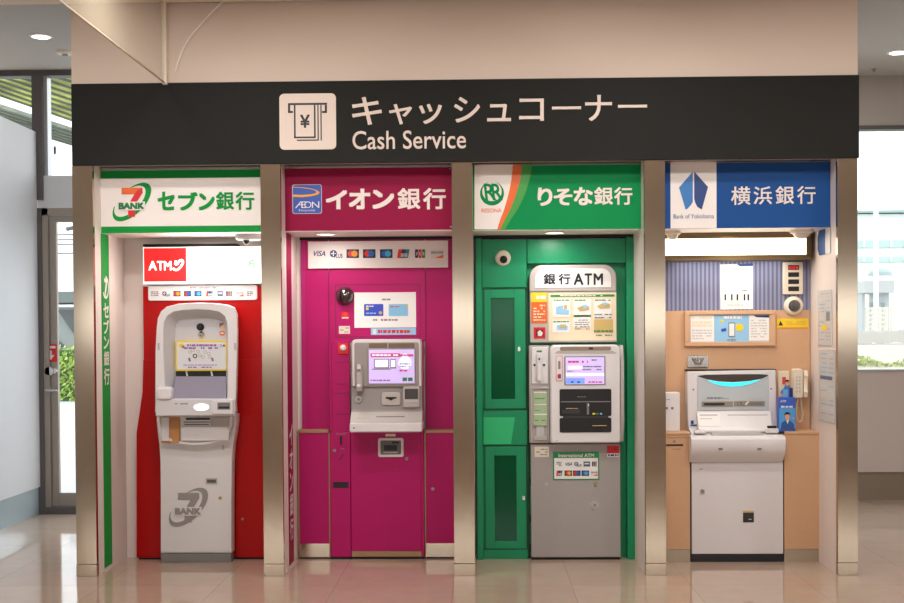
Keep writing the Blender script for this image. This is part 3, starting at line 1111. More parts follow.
# lower cabinet
ol = [(156.5, 421), (157.5, 432), (159.2, 445), (160.2, 462), (160.5, 500), (160.5, 553)]
orr = [(231.5, 553), (231.5, 500), (232, 462), (233, 445), (235.2, 432), (236.5, 421)]
pts = [W(a, b_, YM) for a, b_ in ol + orr]
pts = pts + [W(236.5, 414, YM), W(156.5, 414, YM)]
M().prism(pts, YM, .468, ATMW, .006).build('lower_cabinet', t)
px0_, px1_ = W(160.5, 556, YM)[0], W(231, 556, YM)[0]
M().box(px0_, px1_, YM + .004, .468, 0.0, W(196, 553.2, YM)[1] - .001, mat('plinth_grey', (128, 126, 126), .45), .003).build('plinth', t)
# curved lip of the tray, sits proud of the cabinet
lip = [(157, 415), (158, 428), (161.5, 436.5), (170, 441), (182, 444), (195, 445.2), (208, 444.3), (220, 441), (228, 435), (231.5, 427), (232.5, 415)]
lipi = [(160, 415), (161, 427), (164, 434.5), (171, 438.7), (182, 441.8), (195, 443), (208, 442), (218.5, 439), (226, 433.5), (229, 426), (230, 415)]
m = M()
YT = .335
for i in range(len(lip) - 1):
    a_, b2, c_, d_ = (W(*q, YT) for q in (lip[i], lip[i + 1], lipi[i + 1], lipi[i]))
    m.loft([[(p[0], YT, p[1]) for p in (a_, b2, c_, d_)], [(p[0], YM + .001, p[1]) for p in (a_, b2, c_, d_)]], ATMW)
m.prism([W(a, b_, YT + .012) for a, b_ in lipi], YT + .012, YM + .001, ATMW)
tray = m.build('tray', t)
m = M()
m.pb(161, 417, 180, 443, YT + .003, YT + .012, mat('orange_brown_tray', (200, 140, 84), .5), .002)
m.pb(172, 420, 179, 443, YT - .002, YT + .004, mat('orange_brown_tray', (200, 140, 84), .5), .002)
m.build('envelope_holder', tray)
M().pb(161.3, 417.5, 168.8, 441, YT - .008, YT + .004, ATMW, .002).build('leaflet_box', tray)
m = M()
m.pb(180.5, 426.5, 229, 441, YT - .008, YT + .012, ATMW, .004)
m.pb(184, 417, 211, 426.5, YT + .002, YT + .012, ATMW, .003)
m.pb(212, 417, 229, 426.5, YT - .002, YT + .012, ATMG, .003)
m.build('slot_module', tray)
m = M()
m.pf(186, 417.8, 210, 420, YT + .002, BLACK)
m.pf(184, 421.5, 210, 422.6, YT + .002, GREY)
m.pf(184.5, 423.8, 209, 425.2, YT + .002, GREY)
m.build('slots', tray)
# upper housing: hood with concave face
YH = .25
o_out = [(154.8, 402), (154.8, 390), (155, 350), (156, 330), (157.3, 318), (160.5, 311), (166, 306.5), (178, 303.6), (196, 302.6), (214, 303.2), (227, 304.8), (234, 307.5), (236.8, 314), (237.5, 330), (237.2, 360), (236.6, 390), (236, 402)]
o_bot = [(236.5, 411), (233.5, 416.5), (157, 416.5), (154.5, 412)]
outer = [W(a, b_, YH) for a, b_ in o_out + o_bot]
i_in = [(165, 398), (164.8, 388), (162.8, 350), (162.8, 334), (163.6, 322), (167, 315.5), (173, 311.5), (182, 309.8), (196, 309), (210, 309.6), (219, 311.5), (225, 316), (227.3, 323), (227.8, 334), (227.8, 360), (227.6, 390), (227.2, 398)]
i_bot = [(226, 398.8), (225, 399), (167, 399), (166, 398.8)]
outer_b = [W(163 + (a - 155) * .915, b_, .468) for a, b_ in o_out + o_bot]
inner = [W(a, b_, YH) for a, b_ in i_in + i_bot]
b_in = [(176, 397.5), (175.6, 388), (175.4, 360), (175, 342), (175.5, 330), (176.5, 324), (179, 320), (185, 318.4), (196, 317.8), (210, 318), (217, 319), (222, 321.5), (225, 326), (226, 336), (226.2, 360), (226, 390), (226, 397.5)]
b_bot = [(225.5, 398), (225, 398.2), (178, 398.2), (177, 398)]
YI = .34
back = [W(a, b_, YI) for a, b_ in b_in + b_bot]
ring = lambda pts, y: [(x, y, z) for x, z in pts]
hood = M()
rim_o = scale_pts(outer, .985, .99)
hood.loft([ring(outer_b, .468), ring([(x * .9 + u * .1, z) for (x, z), (u, w) in zip(outer, outer_b)], YH + .025), ring(rim_o, YH), ring(inner, YH + .002), ring(scale_pts(inner, .99), YH + .012), ring(back, YI)], ATMW, cap0=True, cap1=True, segm=[None, None, None, None, mat('cash_machine_recess', (206, 204, 210), .4), mat('cash_machine_recess', (206, 204, 210), .4)])
hood_o = hood.build('upper_housing', t)
m = M()
x, z = W(200.5, 327, YI)
m.lathe((x, YI, z), (0, -1, 0), [(.021, 0), (.021, .005), (.014, .012), (0, .014)], BLACK)
m.build('camera_lens', hood_o)
m = M()
x, z = W(201.3, 334.5, YI)
m.lathe((x, YI, z), (0, -1, 0), [(.018, 0), (.018, .004), (.009, .016), (0, .018)], CHROME)
m.build('sensor', hood_o)
m = M()
m.ps([(219.5, 323), (224.5, 323), (224.5, 327.5), (219.5, 327.5)], YI - .002, YELLOW)
m.ps([(219.5, 323), (224.5, 323), (219.5, 327.5)], YI - .0036, PURPLE)
m.pr(219.5, 331, 224.8, 335.5, YI - .004, YI - .001, ORANGE, .01)
m.pf(220.6, 332.4, 223.7, 334, YI - .004, WHITE, .001)
m.build('stickers', hood_o)
# upper information panel with yellow frame
YU = .315
m = M()
m.pb(175.3, 340.8, 227, 371, YU, YI + .01, YELLOW, .002)
up_o = m.build('information_panel', t)
m = M()
m.pf(177, 342.4, 225.6, 369.4, YU, mat('screen_pale_grey', (222, 222, 224), .3))
m.lines(187, 344, 217, 346.6, YU - .0015, PURPLE, 1, .8)
m.lines(184, 347, 218, 349.2, YU - .0015, PURPLE, 1, .8)
m.lines(180, 364, 217, 366, YU - .0015, LILAC, 1, .8)
m.lines(188, 366.5, 212, 368, YU - .0015, PRINT, 1, .8)
m.pc(181, 345.3, 2, YU - .0015, YELLOW, .001)
m.pc(183.2, 346.8, 1.5, YU - .0015, TAND, .001)
m.pc(221, 345.6, 1.5, YU - .0015, PBLUE, .001)
m.pc(224, 345.6, 1.2, YU - .0015, RED, .001)
m.pc(195, 356, 2.3, YU - .0015, BLACK, .001)
m.pc(195, 356, 1.3, YU - .0025, WHITE, .001)
for a, b_ in ((190, 352), (193, 350.5), (198, 351.5), (200, 355.5), (205, 352), (209, 353.5), (210, 357), (203, 357)):
    m.pc(a, b_, 1.6, YU - .0015, PRINT, .001, 10)
    m.pc(a, b_, 1.2, YU - .0022, WHITE, .001, 10)
for a in (189, 212):
    m.ps([(a - 1, 358), (a + 1, 357.5), (a + 2, 361), (a, 361.5)], YU - .0015, GREY)
m.build('print', up_o)
# dark gap and inclined lower display
m = M()
m.pb(175.8, 371, 226, 376.5, YI - .004, YI + .02, BLACK)
dg_o = m.build('display_slot', t)
m = M()
for a in (185.5, 210.5):
    m.ps([(a, 371), (a + 1.6, 371), (a + 2.6, 376), (a + 1, 376)], YI - .006, WHITE, .004)
m.build('support_clips', dg_o)
q = [W(a, b_, y_) + (y_,) for a, b_, y_ in ((175.5, 376.3, .335), (226, 376.3, .335), (226.3, 398.6, .262), (172, 398.6, .262))]
m = M()
top_ = [(x, y_, z) for x, z, y_ in q]
m.loft([top_, [(x, y_ + .012, z - .004) for x, y_, z in top_]], DSCR)
m.build('touch_display', t)
# control shelf
m = M()
m.pb(155.5, 399.3, 235, 416, YH - .012, YH + .02, mat('cash_machine_shelf', (214, 211, 214), .4), .004)
sh = m.build('control_shelf', t)
YK = YH - .012
m = M()
m.pc(201.3, 407.2, 7.8, YK - .002, SLOTL, .002, 20, ry=3.6)
m.build('receipt_slot', sh)
m = M()
m.pb(211.5, 399.5, 233, 414.5, YK - .02, YK + .005, ATMW, .005)
cm = m.build('card_slot', sh)
m = M()
m.pf(217.5, 402.5, 230, 409.5, YK - .02, GREY)
m.pf(218.5, 406.5, 229, 408.5, YK - .0215, BLACK)
m.build('slot_insert', cm)
m = M().lines(175, 403, 188, 404.6, YK, PRINT, 1, .7)
m.build('print', sh)
m = M()
m.pr(156, 387, 171.5, 400, YH - .025, YH + .03, ATMW, .02, .012)
m.build('hand_grip', t)
m = M()
m.pb(157.5, 343, 159.5, 350, YH - .002, YH + .01, ATMG, .001)
m.pb(234, 343, 236, 350, YH - .002, YH + .01, ATMG, .001)
m.build('side_clips', t)
# details of the lower door
m = M()
m.pf(205.8, 478, 217.3, 484.2, YM, ATMG, .003)
m.pf(207, 479.5, 216, 482.8, YM - .003, mat('slot_dark_grey', (92, 90, 90), .4), .001)
m.build('door_slot', t)
M().pc(220.3, 498, 1.7, YM, mat('brass_lock', (176, 150, 110), .3, metal=.8), .006, 14).build('lock', t)
LOGOG = mat('logo_grey', (150, 146, 144), .4)
m = M()
seven_logo(m, 168.5, 488, .70, YM, (LOGOG, LOGOG, LOGOG), LOGOG, ATMW)
m.build('logo', t)
m = M()
m.pf(222, 445, 224, 450, YM, ATMG, .002)
m.build('key_slot', t)

# ------------------------------------------------------------------ BAY 2, magenta
x0, x1 = PX[1][1], PX[2][0]
Xw = PX[1][1]
ya, yb = S(288.6, 500, Xw)[0], S(293.2, 500, Xw)[0]
t = thing('bank_strip', 'magenta vertical strip with white lettering on the side wall of the magenta bay', 'sign', (Xw, (ya + yb) / 2, .02))
M().box(Xw, Xw + .002, ya, yb, .02, zs[1] - .002, MAGS).build('strip', t)
m = M()
w_ = yb - ya
for p0, p1, ch in ((424, 446, 'イ'), (449, 470, 'オ'), (472, 492, 'ン'), (494, 517, '銀'), (519, 541, '行')):
    z1_, z0_ = S(290, p0, Xw)[1], S(290, p1, Xw)[1]
    m.text_map(ch, lambda u, v, k: (Xw + .0035, ya + w_ * (.15 + .7 * u), z0_ + (z1_ - z0_) * v), WHITE, .03, nrm=(1, 0, 0))
m.build('lettering', t)

YP2 = .535
t = thing('magenta_panelling', 'magenta wall panelling with brown edge trims and steel kick around the grey cash machine', 'panelling', ((x0 + x1) / 2, .53, 0))
pz1 = W(378, 239.5, YP2)[1]
pl = W(301.5, 350, YP2)[0]
zc = W(315, 430, YP2)[1]
m = M()
a_, b2 = W(329.5, 350, YP2)[0], W(425.5, 350, YP2)[0]
m.box(pl, a_ - .004, YP2, YB - .001, zc, pz1, MAG, .001)
m.build('left_panel', t)
M().box(b2 + .004, x1 - .001, YP2, YB - .001, zc, pz1, MAG, .001).build('right_panel', t)
m = M()
m.box(a_, b2, YP2, YB - .001, W(378, 341, YP2)[1], pz1, MAG, .001)
cpan = m.build('centre_panel', t)
m = M()
for q in ((335, 284, 420.5, 285), (335, 284, 336, 337), (419.7, 284, 420.7, 337), (335, 336.3, 420.5, 337.3)):
    m.pf(*q, YP2, MAGD)
m.build('groove', cpan)
m = M()
m.pf(301.5, 239.8, 305.5, 430, YP2, mat('magenta_laminate_edge', (176, 20, 112), .4))
m.build('edge_strip', t)
m = M()
m.box(a_ - .004, a_, YP2 - .004, YB - .001, zc, pz1 - .175, MAGD)
m.build('edge_strip', t)
m = M()
m.box(b2, b2 + .004, YP2 - .004, YB - .001, zc, pz1 - .175, MAGD)
m.build('edge_strip', t)
M().box(pl - .004, x1 - .001, YP2 - .006, YB - .001, pz1, zs[1] - .001, DARK).build('shadow_gap', t)
# low side panels
YQ = .485
zk = W(315, 543.5, YQ)[1]
for nm, pa, pc_, lockpx in (('left_dado', 299.5, 329.3, None), ('right_dado', 426, 455, 432.8)):
    a_, b2 = W(pa, 500, YQ)[0], W(pc_, 500, YQ)[0]
    b2 = min(b2, x1 - .001)
    zc2 = W((pa + pc_) / 2, 431, YQ)[1]
    dd = M().box(a_, b2, YQ, YB - .015, zk, zc2 - .012, MAG, .001).build(nm, t)
    M().box(a_ - .003, b2, YQ - .006, YB - .015, zc2 - .012, zc2 + .008, BRASS, .002).build('cap', dd)
    m = M()
    m.box(a_ - .008, a_, YQ - .005, YB - .015, .01, zc2 - .012, BRASS)
    if pc_ < 400:
        m.box(b2 - .001, b2 + .006, YQ - .005, YB - .015, .01, zc2 - .012, BRASS)
    m.build('edge_trim', dd)
    M().box(a_, b2, YQ - .002, YB - .015, .01, zk, STEEL).build('kick_plate', dd)
    M().box(a_, b2, YQ + .01, YB - .015, 0, .01, DARK).build('plinth', dd)
    if lockpx:
        M().pc(lockpx, 489, 1.7, YQ, LOCKM, .006, 14).build('lock', dd)

# card logo board
YC = .52
t = thing('card_logo_panel', 'wide white board of card logos at the top of the magenta bay', 'notice', (W(378, 268, YC)[0], YC, W(378, 268.5, YC)[1]))
M().pb(308, 241, 448, 268, YC, YP2 - .0005, SIGNW, .001).build('panel', t)
for kind, a, c in (('visa', 313, 326), ('plus', 329.5, 342.5), ('mc', 346.5, 359), ('maestro', 363, 375.5), ('cirrus', 380, 392.5), ('union', 397, 409.5), ('jcb', 415, 425.5), ('disc', 431, 443.5)):
    card_logo(kind, a, 249.3, c, 258, YC, t)
m = M()
m.ps([(426, 263.5), (435, 258.5), (436, 260), (428, 264.5)], YC, PAPER)
m.ps([(426, 263.5), (428, 264.5), (427, 266)], YC, PAPER)
m.build('pointer_mark', t)

# notice card with two bank cards
YN = YP2 - .003
t = thing('notice_card', 'white card showing two blue bank cards on magenta panel', 'notice', (W(385, 328, YN)[0], YN, W(385, 328, YN)[1]))
M().pb(354.3, 292.3, 416, 327.6, YN, YP2 - .0005, PAPER).build('card', t)
m = M()
m.lines(379, 298.5, 391, 300.5, YN, PRINT, 1, .8)
m.lines(373, 318.8, 398, 321, YN, PRINT, 1, .8)
m.pr(364, 304, 383.3, 316, YN - .0014, YN, CARDBLUE, .006)
m.pr(388.7, 304, 408, 316, YN - .0014, YN, mat('card_pale_blue', (130, 190, 226), .3), .006)
m.lines(366, 305.5, 374, 307, YN - .0014, WHITE, 1, .8)
m.pf(366, 307.5, 368.5, 310, YN - .0014, YELLOW)
m.lines(366, 312.5, 376, 314, YN - .0014, PBLUE, 1, .8)
m.pc(380.5, 312.8, 1.7, YN - .0014, TANP)
m.lines(390, 306, 400, 307.4, YN - .0014, MCR, 1, .7)
m.pf(406, 304.6, 408, 308, YN - .0014, TANP)
m.build('print', t)
m = M()
m.pf(371, 328, 416, 334.8, YP2, PBLUE, .002)
m.lines(378, 329.8, 410, 333.2, YP2 - .002, RED, 1, .9, 0)
m.pf(373, 329, 376, 334, YP2 - .002, WHITE)
tag(m.build('notice_strip'), 'pale blue strip of red print under the white notice card', 'notice')
m = M()
m.pf(341.3, 312, 349, 319.2, YP2, RED, .002)
m.pc(345.2, 314.5, 2.2, YP2 - .002, mat('sticker_bright_red', (240, 60, 50), .4))
m.lines(342, 317, 348.4, 318.8, YP2 - .002, WHITE, 1, .7)
tag(m.build('sticker'), 'small red sticker beneath the black dome on the magenta panel', 'sticker')
m = M()
m.pf(339, 326, 350, 333.8, YP2, CREAMPL, .002)
m.lines(340, 327, 349, 333, YP2 - .002, PRINT, 3, .4)
tag(m.build('sticker'), 'small cream label left of the pale blue strip on the magenta panel', 'sticker')
x, z = W(345, 296, YP2)
t = thing('security_camera', 'glossy dark dome camera on the magenta panel left of the notice card', 'camera', (x, YP2, z - .05))
M().lathe((x, YP2, z), (0, -1, 0), [(.053, .002), (.053, .008), (.048, .012)], mat('dome_ring_brown', (60, 44, 46), .4)).build('mount_ring', t)
M().lathe((x, YP2, z), (0, -1, 0), [(.048, .010), (.046, .025), (.038, .04), (.022, .05), (0, .054)], mat('dome_smoked', (40, 26, 28), .08, coat=1.0)).build('dome', t)

# grey cash machine
YA = .465
t = thing('cash_machine', 'grey cash machine with lilac screen on a magenta cabinet', 'cash machine', (W(378, 559, YA)[0], .5, 0), 'cash machines')
a0, a1 = W(330.5, 500, YA)[0], W(350.5, 500, YA)[0]
b0, b1 = W(351, 500, YA)[0], W(421.5, 500, YA)[0]
zA = W(376, 432, YA)[1]
zk = W(386, 551, YA)[1]
m = M()
m.box(a0, a1, YA + .003, YB - .02, .014, zA, MAG, .002)
sp = m.build('side_panel', t)
m = M()
m.pf(333.3, 482, 348.5, 487.6, YA + .003, BLACK, .003)
m.build('slot', sp)
m = M()
m.pf(340, 437, 342, 444.5, YA + .003, BLACK, .002)
m.pc(341, 437.5, 1.5, YA + .003, BLACK, .003, 10)
m.lines(336, 433.5, 346, 434.5, YA + .003, PRINT, 1, .7)
m.lines(338, 448.3, 345, 449.3, YA + .003, PRINT, 1, .7)
m.ps([(339.5, 459.5), (340.3, 460), (344, 454), (343, 453.8)], YA + .003, BLACK)
m.build('markings', sp)
M().pc(334.6, 450.5, 1.6, YA + .003, LOCKM, .006, 12).build('lock', sp)
m = M()
m.box(a0 + .01, a1 - .001, YA + .012, YB - .016, zA + .001, W(340, 341, YA)[1], MAG, .001)
m.box(a0, a0 + .012, YA, YB - .016, zA + .001, W(340, 341, YA)[1], MAG, .001)
m.box(b1, b1 + .014, YA, YB - .016, .014, W(340, 341, YA)[1], MAG, .001)
sr = m.build('surround', t)
m = M()
for y in (362, 383.5, 392.5, 413.5):
    m.pf(335.5, y, 350, y + .8, YA + .012, MAGD)
m.build('groove', sr)
cab = M().box(b0, b1, YA, YB - .02, zk, zA, MAG, .003).build('cabinet', t)
M().box(b0, b1, YA + .002, YB - .02, .014, zk - .001, BRASS, .002).build('kick_plate', t)
M().box(a0, b1 + .014, YA + .008, YB - .02, 0, .013, DARK).build('plinth', t)  # dark strip standing in for the shadow below the cabinet
m = M()
m.pr(378, 438, 403.6, 457.2, YA - .012, YA, ATMW, .012, .004)
m.pr(380.5, 440.5, 401, 454.5, YA - .0135, YA - .011, mat('slot_brown_grey', (108, 100, 98), .4), .006)
rs = m.build('receipt_module', cab)
m = M()
m.pf(384, 445, 397, 450.5, YA - .0135, BLACK, .003)
m.pf(383.5, 452, 398, 453, YA - .0135, LGREY, .003)
m.pf(392, 441.5, 399, 443.5, YA - .0135, BLACK, .002)
m.build('slot', rs)
M().pf(385.5, 434, 395.5, 436.4, YA, CREAMPL, .002).build('label', cab)
M().pc(406.6, 458.7, 1.6, YA, LOCKM, .006, 12).build('lock', cab)
# head
YG = .37
hx0, hx1, hz0, hz1 = R(351.8, 339.3, 421.6, 421, YG)
zmid = W(386, 386.5, YG)[1]
m = M()
rim = rr(hx0, hx1, zmid, hz1, (.002, .002, .022, .022))
m.loft([ring(rim, YB - .02), ring(rim, YG + .012), ring(scale_pts(rim, .975, .975), YG)], ATMW)
hd = m.build('head', t)
m = M()
x, y_, z, z2 = R(354.5, 342.3, 419, 386.5, YG)
m.prism(rr(x, y_, z, z2, .012), YG - .003, YG + .001, ATMS, .002)
m.build('face_plate', hd)
m = M()
m.pf(369, 343.2, 387, 348, YG - .003, mat('tinted_window', (112, 92, 70), .15))
m.pf(388.6, 343.2, 414.5, 348, YG - .003, mat('tinted_window', (112, 92, 70), .15))
m.build('sensor_window', hd)
m = M()
m.pb(367.2, 348.2, 415.8, 385, YG - .008, YG, ATMS, .003)
bz = m.build('screen_bezel', hd)
m = M()
m.pf(369, 349.6, 414.4, 383.3, YG - .008, SCRN)
m.build('screen', hd)
m = M()
YZ = YG - .0095
m.pf(370.5, 353.3, 400, 357, YZ, SCRR)
m.pf(400, 354.3, 413.2, 356.5, YZ, SCRR)
m.lines(372, 354.2, 398, 356, YZ - .0015, SCRW, 1, .8)
m.pf(374, 359, 389, 368.3, YZ, PRINT)
m.pf(375, 359.8, 388, 367.2, YZ - .0015, SCRW)
m.pf(372, 368.6, 391, 369.6, YZ, PRINT)
m.pf(390.5, 359, 396, 368.5, YZ, PRINT)
m.pf(391.2, 360, 395.3, 367, YZ - .0015, SCRW)
m.pc(405, 363, 6.5, YZ, SCRW)
m.pc(405, 357, 3.5, YZ, SCRW)
m.lines(399.5, 362.5, 410, 368, YZ - .0015, GREY, 2, .4)
m.lines(399.5, 369, 412, 372, YZ - .0015, SCRR, 1, .6)
m.lines(370.5, 379, 390, 381.5, YZ, PURPLE, 1, .5)
m.pf(402.5, 377.5, 407, 381, YZ, JG)
m.pf(408, 377.5, 412.6, 381, YZ, JG)
m.build('display_print', hd)
# lower console
cz0, cz1 = W(386, 411.5, YG)[1], W(386, 386.7, YG)[1]
m = M()
m.ext([(YB - .02, cz1), (YG + .012, cz1), (YG - .003, cz0 + .01), (YG - .01, cz0), (YB - .02, cz0)], hx0 - .001, hx1 + .001, mat('console_grey', (150, 143, 142), .4))
co = m.build('console', t)
YZ = YG - .006
m = M()
m.pr(381.5, 392.3, 400.5, 405.3, YZ - .004, YZ + .01, ATMG, .014, .003)
m.build('card_reader', co)
m = M()
m.ps([(385.5, 397), (397, 397), (396, 398.5), (393.5, 399), (391, 400.6), (388.5, 399), (386, 398.5)], YZ - .004, BLACK, .002)
m.build('card_slot', co)
m = M()
m.pb(403, 386.5, 419.5, 407.5, YZ - .012, YZ + .01, ATMG, .004)
nb = m.build('note_module', co)
m = M()
m.pf(404.8, 389, 418, 399, YZ - .012, mat('slot_dark', (70, 66, 66), .3), .002)
m.pf(404.5, 400.5, 418.5, 402, YZ - .012, LGREY, .003)
m.build('note_slot', nb)
# shelf with keypad area
sz0, sz1 = W(386, 421.8, YG)[1], cz0
YSH = .30
m = M()
m.ext([(YB - .02, sz1), (YG - .008, sz1), (YSH + .012, sz0 + .012), (YSH, sz0), (YB - .02, sz0)], hx0 - .004, hx1 + .003, ATMG)
so = m.build('keypad_shelf', t)
m = M()
xx0, xx1 = W(376, 416, .34)[0], W(405, 416, .34)[0]
m.box(xx0, xx1, .330, .352, sz0 + .018, sz0 + .034, GREY, .003)
for k in range(4):
    for j in range(2):
        xk = hx0 + .035 + k * .018
        m.box(xk, xk + .012, .325 + j * .02, .337 + j * .02, sz0 + .014, sz0 + .026 + j * .006, GREY, .001)
m.build('keys', so)
lz0 = W(386, 432.3, YSH)[1]
m = M()
m.box(hx0 - .007, hx1 + .004, YSH - .004, YB - .02, lz0, sz0 - .001, ATMW, .006)
lo = m.build('ledge', t)
M().pf(353, 427.3, 355, 428.6, YSH - .004, GREY).build('mark', lo)
# handset on the left of the screen
xh, zh0 = W(359.5, 391, YG - .01)
zh1 = W(359.5, 364.5, YG - .01)[1]
m = M()
m.loft([[(xh + dx, YG - .004 - dy, z) for dx, dy in ((-.018, 0), (.018, 0), (.018, .02), (.010, .028 + e), (-.010, .028 + e), (-.018, .02))] for z, e in ((zh0, .004), (zh0 + .025, .012), (zh0 + .04, 0), (zh1 - .04, 0), (zh1 - .025, .012), (zh1, .004))], ATMG)
m.build('handset', hd)
m = M()
m.pr(357, 387, 363, 391.5, YG - .03, YG, GREY, .006)
m.build('handset_cradle', hd)
m = M()
m.pc(358.5, 399.3, 3.2, YZ + .002, ATMG, .006, 18)
m.pc(358.5, 399.3, 1.6, YZ - .004, GREY, .003, 14)
m.build('speaker_button', co)

# emergency button box on the surround
YE = YA + .012
t = thing('call_button', 'red call button plate on the surround left of the grey cash machine', 'button', (W(343, 354, YE)[0], YE, W(343, 354, YE)[1]))
M().pb(337.7, 343.2, 348.5, 354.2, YE - .008, YE, RED, .002).build('plate', t)
m = M()
x, z = W(343.2, 347.8, YE)
m.lathe((x, YE - .008, z), (0, -1, 0), [(.018, 0), (.018, .004), (.012, .012), (0, .014)], WHITE)
m.build('button', t)

# ------------------------------------------------------------------ BAY 3, green
x0, x1 = PX[2][1], PX[3][0]
YGR = .47
t = thing('green_cabinet', 'green built-in cabinet frame with two glazed doors around the cash machine', 'cabinet', ((x0 + x1) / 2, .5, 0))
gx = lambda px: W(px, 400, YGR)[0]
gz = lambda py, px=555: W(px, py, YGR)[1]
ztop = gz(239)
M().box(x0 + .012, gx(482.5), YGR - .02, YB - .012, 0, ztop + .008, GRN, .003).build('left_post', t)
xr0, xr1 = gx(626.5), gx(634.5)
M().box(xr0, xr1, YGR - .02, YB - .012, 0, ztop + .008, GRN, .003).build('right_post', t)
M().box(x0 + .002, xr1 + .004, YGR - .01, YB - .012, ztop + .008, zs[2] - .001, DARK).build('shadow_gap', t)
M().box(xr1 + .001, xr1 + .006, YGR, YB - .012, 0, ztop, DARK).build('side_gap', t)
M().box(gx(528), xr0, YB - .03, YB - .012, 0, ztop, GRN).build('back_panel', t)
m = M().box(gx(528), xr0, YGR + .002, YB - .031, gz(263.3), ztop, GRN, .002)
m.build('top_panel', t)
# carcase left
cx0, cx1 = gx(482.5), gx(527.5)
m = M()
m.box(cx0, cx1, YGR + .012, YB - .012, .0, ztop, GRN)
m.build('carcase', t)
M().box(cx0 + .001, cx1 - .001, YGR, YGR + .011, gz(287.5, 505), ztop, GRN, .002).build('blank_panel', t)
M().box(cx0 + .001, cx1 - .001, YGR, YGR + .011, gz(445, 505), gz(410.5, 505), GRN, .002).build('middle_panel', t)
m = M()
m.ps([(483.5, 417.3), (515, 417.3), (511, 444), (483.5, 444)], YGR, mat('pale_green_board', (40, 190, 120), .4))
m.build('middle_board', t)
M().box(cx0 + .001, cx1 - .001, YGR, YGR + .011, .0, gz(549.5, 505), GRN, .002).build('kick_panel', t)


def cab_door(py0, py1, wy0, wy1, wx0, wx1, lockpx, lockpy, inside):
    m = M()
    a, b_ = gx(484.8), gx(525.8)
    zb, zt_ = gz(py1, 505), gz(py0, 505)
    wa, wb = gx(wx0), gx(wx1)
    wzb, wzt = gz(wy1, 505), gz(wy0, 505)
    YD0 = YGR - .004
    m.box(a, wa, YD0, YGR + .011, zb, zt_, GRN, .001)
    m.box(wb, b_, YD0, YGR + .011, zb, zt_, GRN, .001)
    m.box(wa, wb, YD0, YGR + .011, zb, wzb, GRN, .001)
    m.box(wa, wb, YD0, YGR + .011, wzt, zt_, GRN, .001)
    do = m.build('door', t)
    M().box(wa, wb, YD0 + .004, YD0 + .007, wzb, wzt, DOORGL).build('glass', do)
    M().pr(lockpx - 1.2, lockpy - 2.2, lockpx + 1.2, lockpy + 2.2, YD0 - .008, YD0, CHROME, .004).build('handle', do)
    if inside:
        for q, mt in inside:
            m = M()
            m.pf(*q, YD0 + .0095, mt, .002)
            m.build('stored_paper', do)
    m = M()
    for aa, bb, cc, dd in ((cx0, cx1, zt_, zt_ + .006), (cx0, cx1, zb - .006, zb)):
        m.box(aa + .002, bb - .002, YGR + .001, YGR + .0115, cc, dd, GRND)
    m.box(b_ + .001, cx1 - .002, YGR + .004, YGR + .0115, zb, zt_, GRND)
    m.build('door_gap', t)


cab_door(289.5, 408.5, 298, 399, 491.5, 515, 519, 349, [((497, 316, 502, 330), LGREY)])
cab_door(446.5, 548.5, 455.5, 541, 494, 516, 523.6, 498, [((497.5, 465, 503.5, 510), LGREY)])
# cabinet camera
x, z = W(503, 258, YGR)
t2 = thing('security_camera', 'round cream camera with black lens on the green cabinet panel', 'camera', (x, YGR, z - .045))
M().lathe((x, YGR, z), (0, -1, 0), [(.044, .001), (.044, .006), (.036, .016), (.02, .02), (0, .021)], CREAMPL).build('housing', t2)
M().lathe((x + .003, YGR - .018, z - .008), (0, -1, -.25), [(.021, 0), (.021, .012), (.012, .021), (0, .023)], BLACK).build('lens', t2)

# cash machine with tall header
YT3 = .44
t = thing('cash_machine', 'grey and white cash machine with arched header and black cash drawers in the green bay', 'cash machine', (W(575, 559, YT3)[0], .47, 0), 'cash machines')
# header arch
ax0, ax1, az0, az1 = R(529.5, 264.8, 616.3, 291.5, YT3)
m = M()
arch = rr(ax0, ax1, az0, az1, (.001, .001, .07, .07), 8)
m.prism(arch, YT3, YB - .034, ATMG, .006)
hdr = m.build('header', t)
ix0, ix1, iz0, iz1 = R(535.3, 268.5, 611, 287.5, YT3)
M().prism(rr(ix0, ix1, iz0, iz1, (.001, .001, .055, .055), 8), YT3 - .003, YT3, PAPER).build('header_plate', hdr)
m = M()
KB = mat('header_letter_black', (22, 26, 40), .4)
for ch, a, b_, c, d in (('銀', 543.5, 273.5, 555.5, 284.5), ('行', 558.5, 273.5, 570.5, 284.5), ('A', 573.5, 273.3, 583.5, 285), ('T', 584.5, 273.3, 592, 285), ('M', 593.5, 273.3, 603, 285)):
    m.pt(ch, a, b_, c, d, YT3 - .003, KB, .03)
m.build('lettering', hdr)
# notice zone under the header
m = M()
m.pb(530, 291.5, 616.8, 342.3, YT3 + .006, YB - .034, ATMG, .003)
nz = m.build('notice_frame', t)
YW = YT3 + .006
m = M()
m.pf(531.2, 292.6, 547, 302, YW, YELLOW)
m.pf(531.2, 302, 547, 323.3, YW, ORANGE)
m.lines(533, 295.5, 545.5, 299.5, YW - .0015, WHITE, 1, .9)
m.lines(533.5, 304, 545, 321.5, YW - .0015, BEIGE, 6, .5)
m.build('orange_notice', nz)
m = M()
m.pf(533.8, 327.3, 545.4, 338.6, YW, RED)
m.pf(536, 329.5, 543.4, 336.6, YW - .0015, mat('notice_dark_red', (120, 20, 26), .4))
m.ps([(538, 336), (537.5, 332), (540, 330), (543, 333), (541.5, 336)], YW - .003, WHITE)
m.build('red_notice', nz)
m = M()
m.pf(548.5, 292.8, 616, 340.5, YW, BEIGE, .003)
m.pf(550.5, 294.6, 614.5, 296.8, YW - .003, JG)
m.lines(560, 295, 603, 296.4, YW - .0045, WHITE, 1, .7)
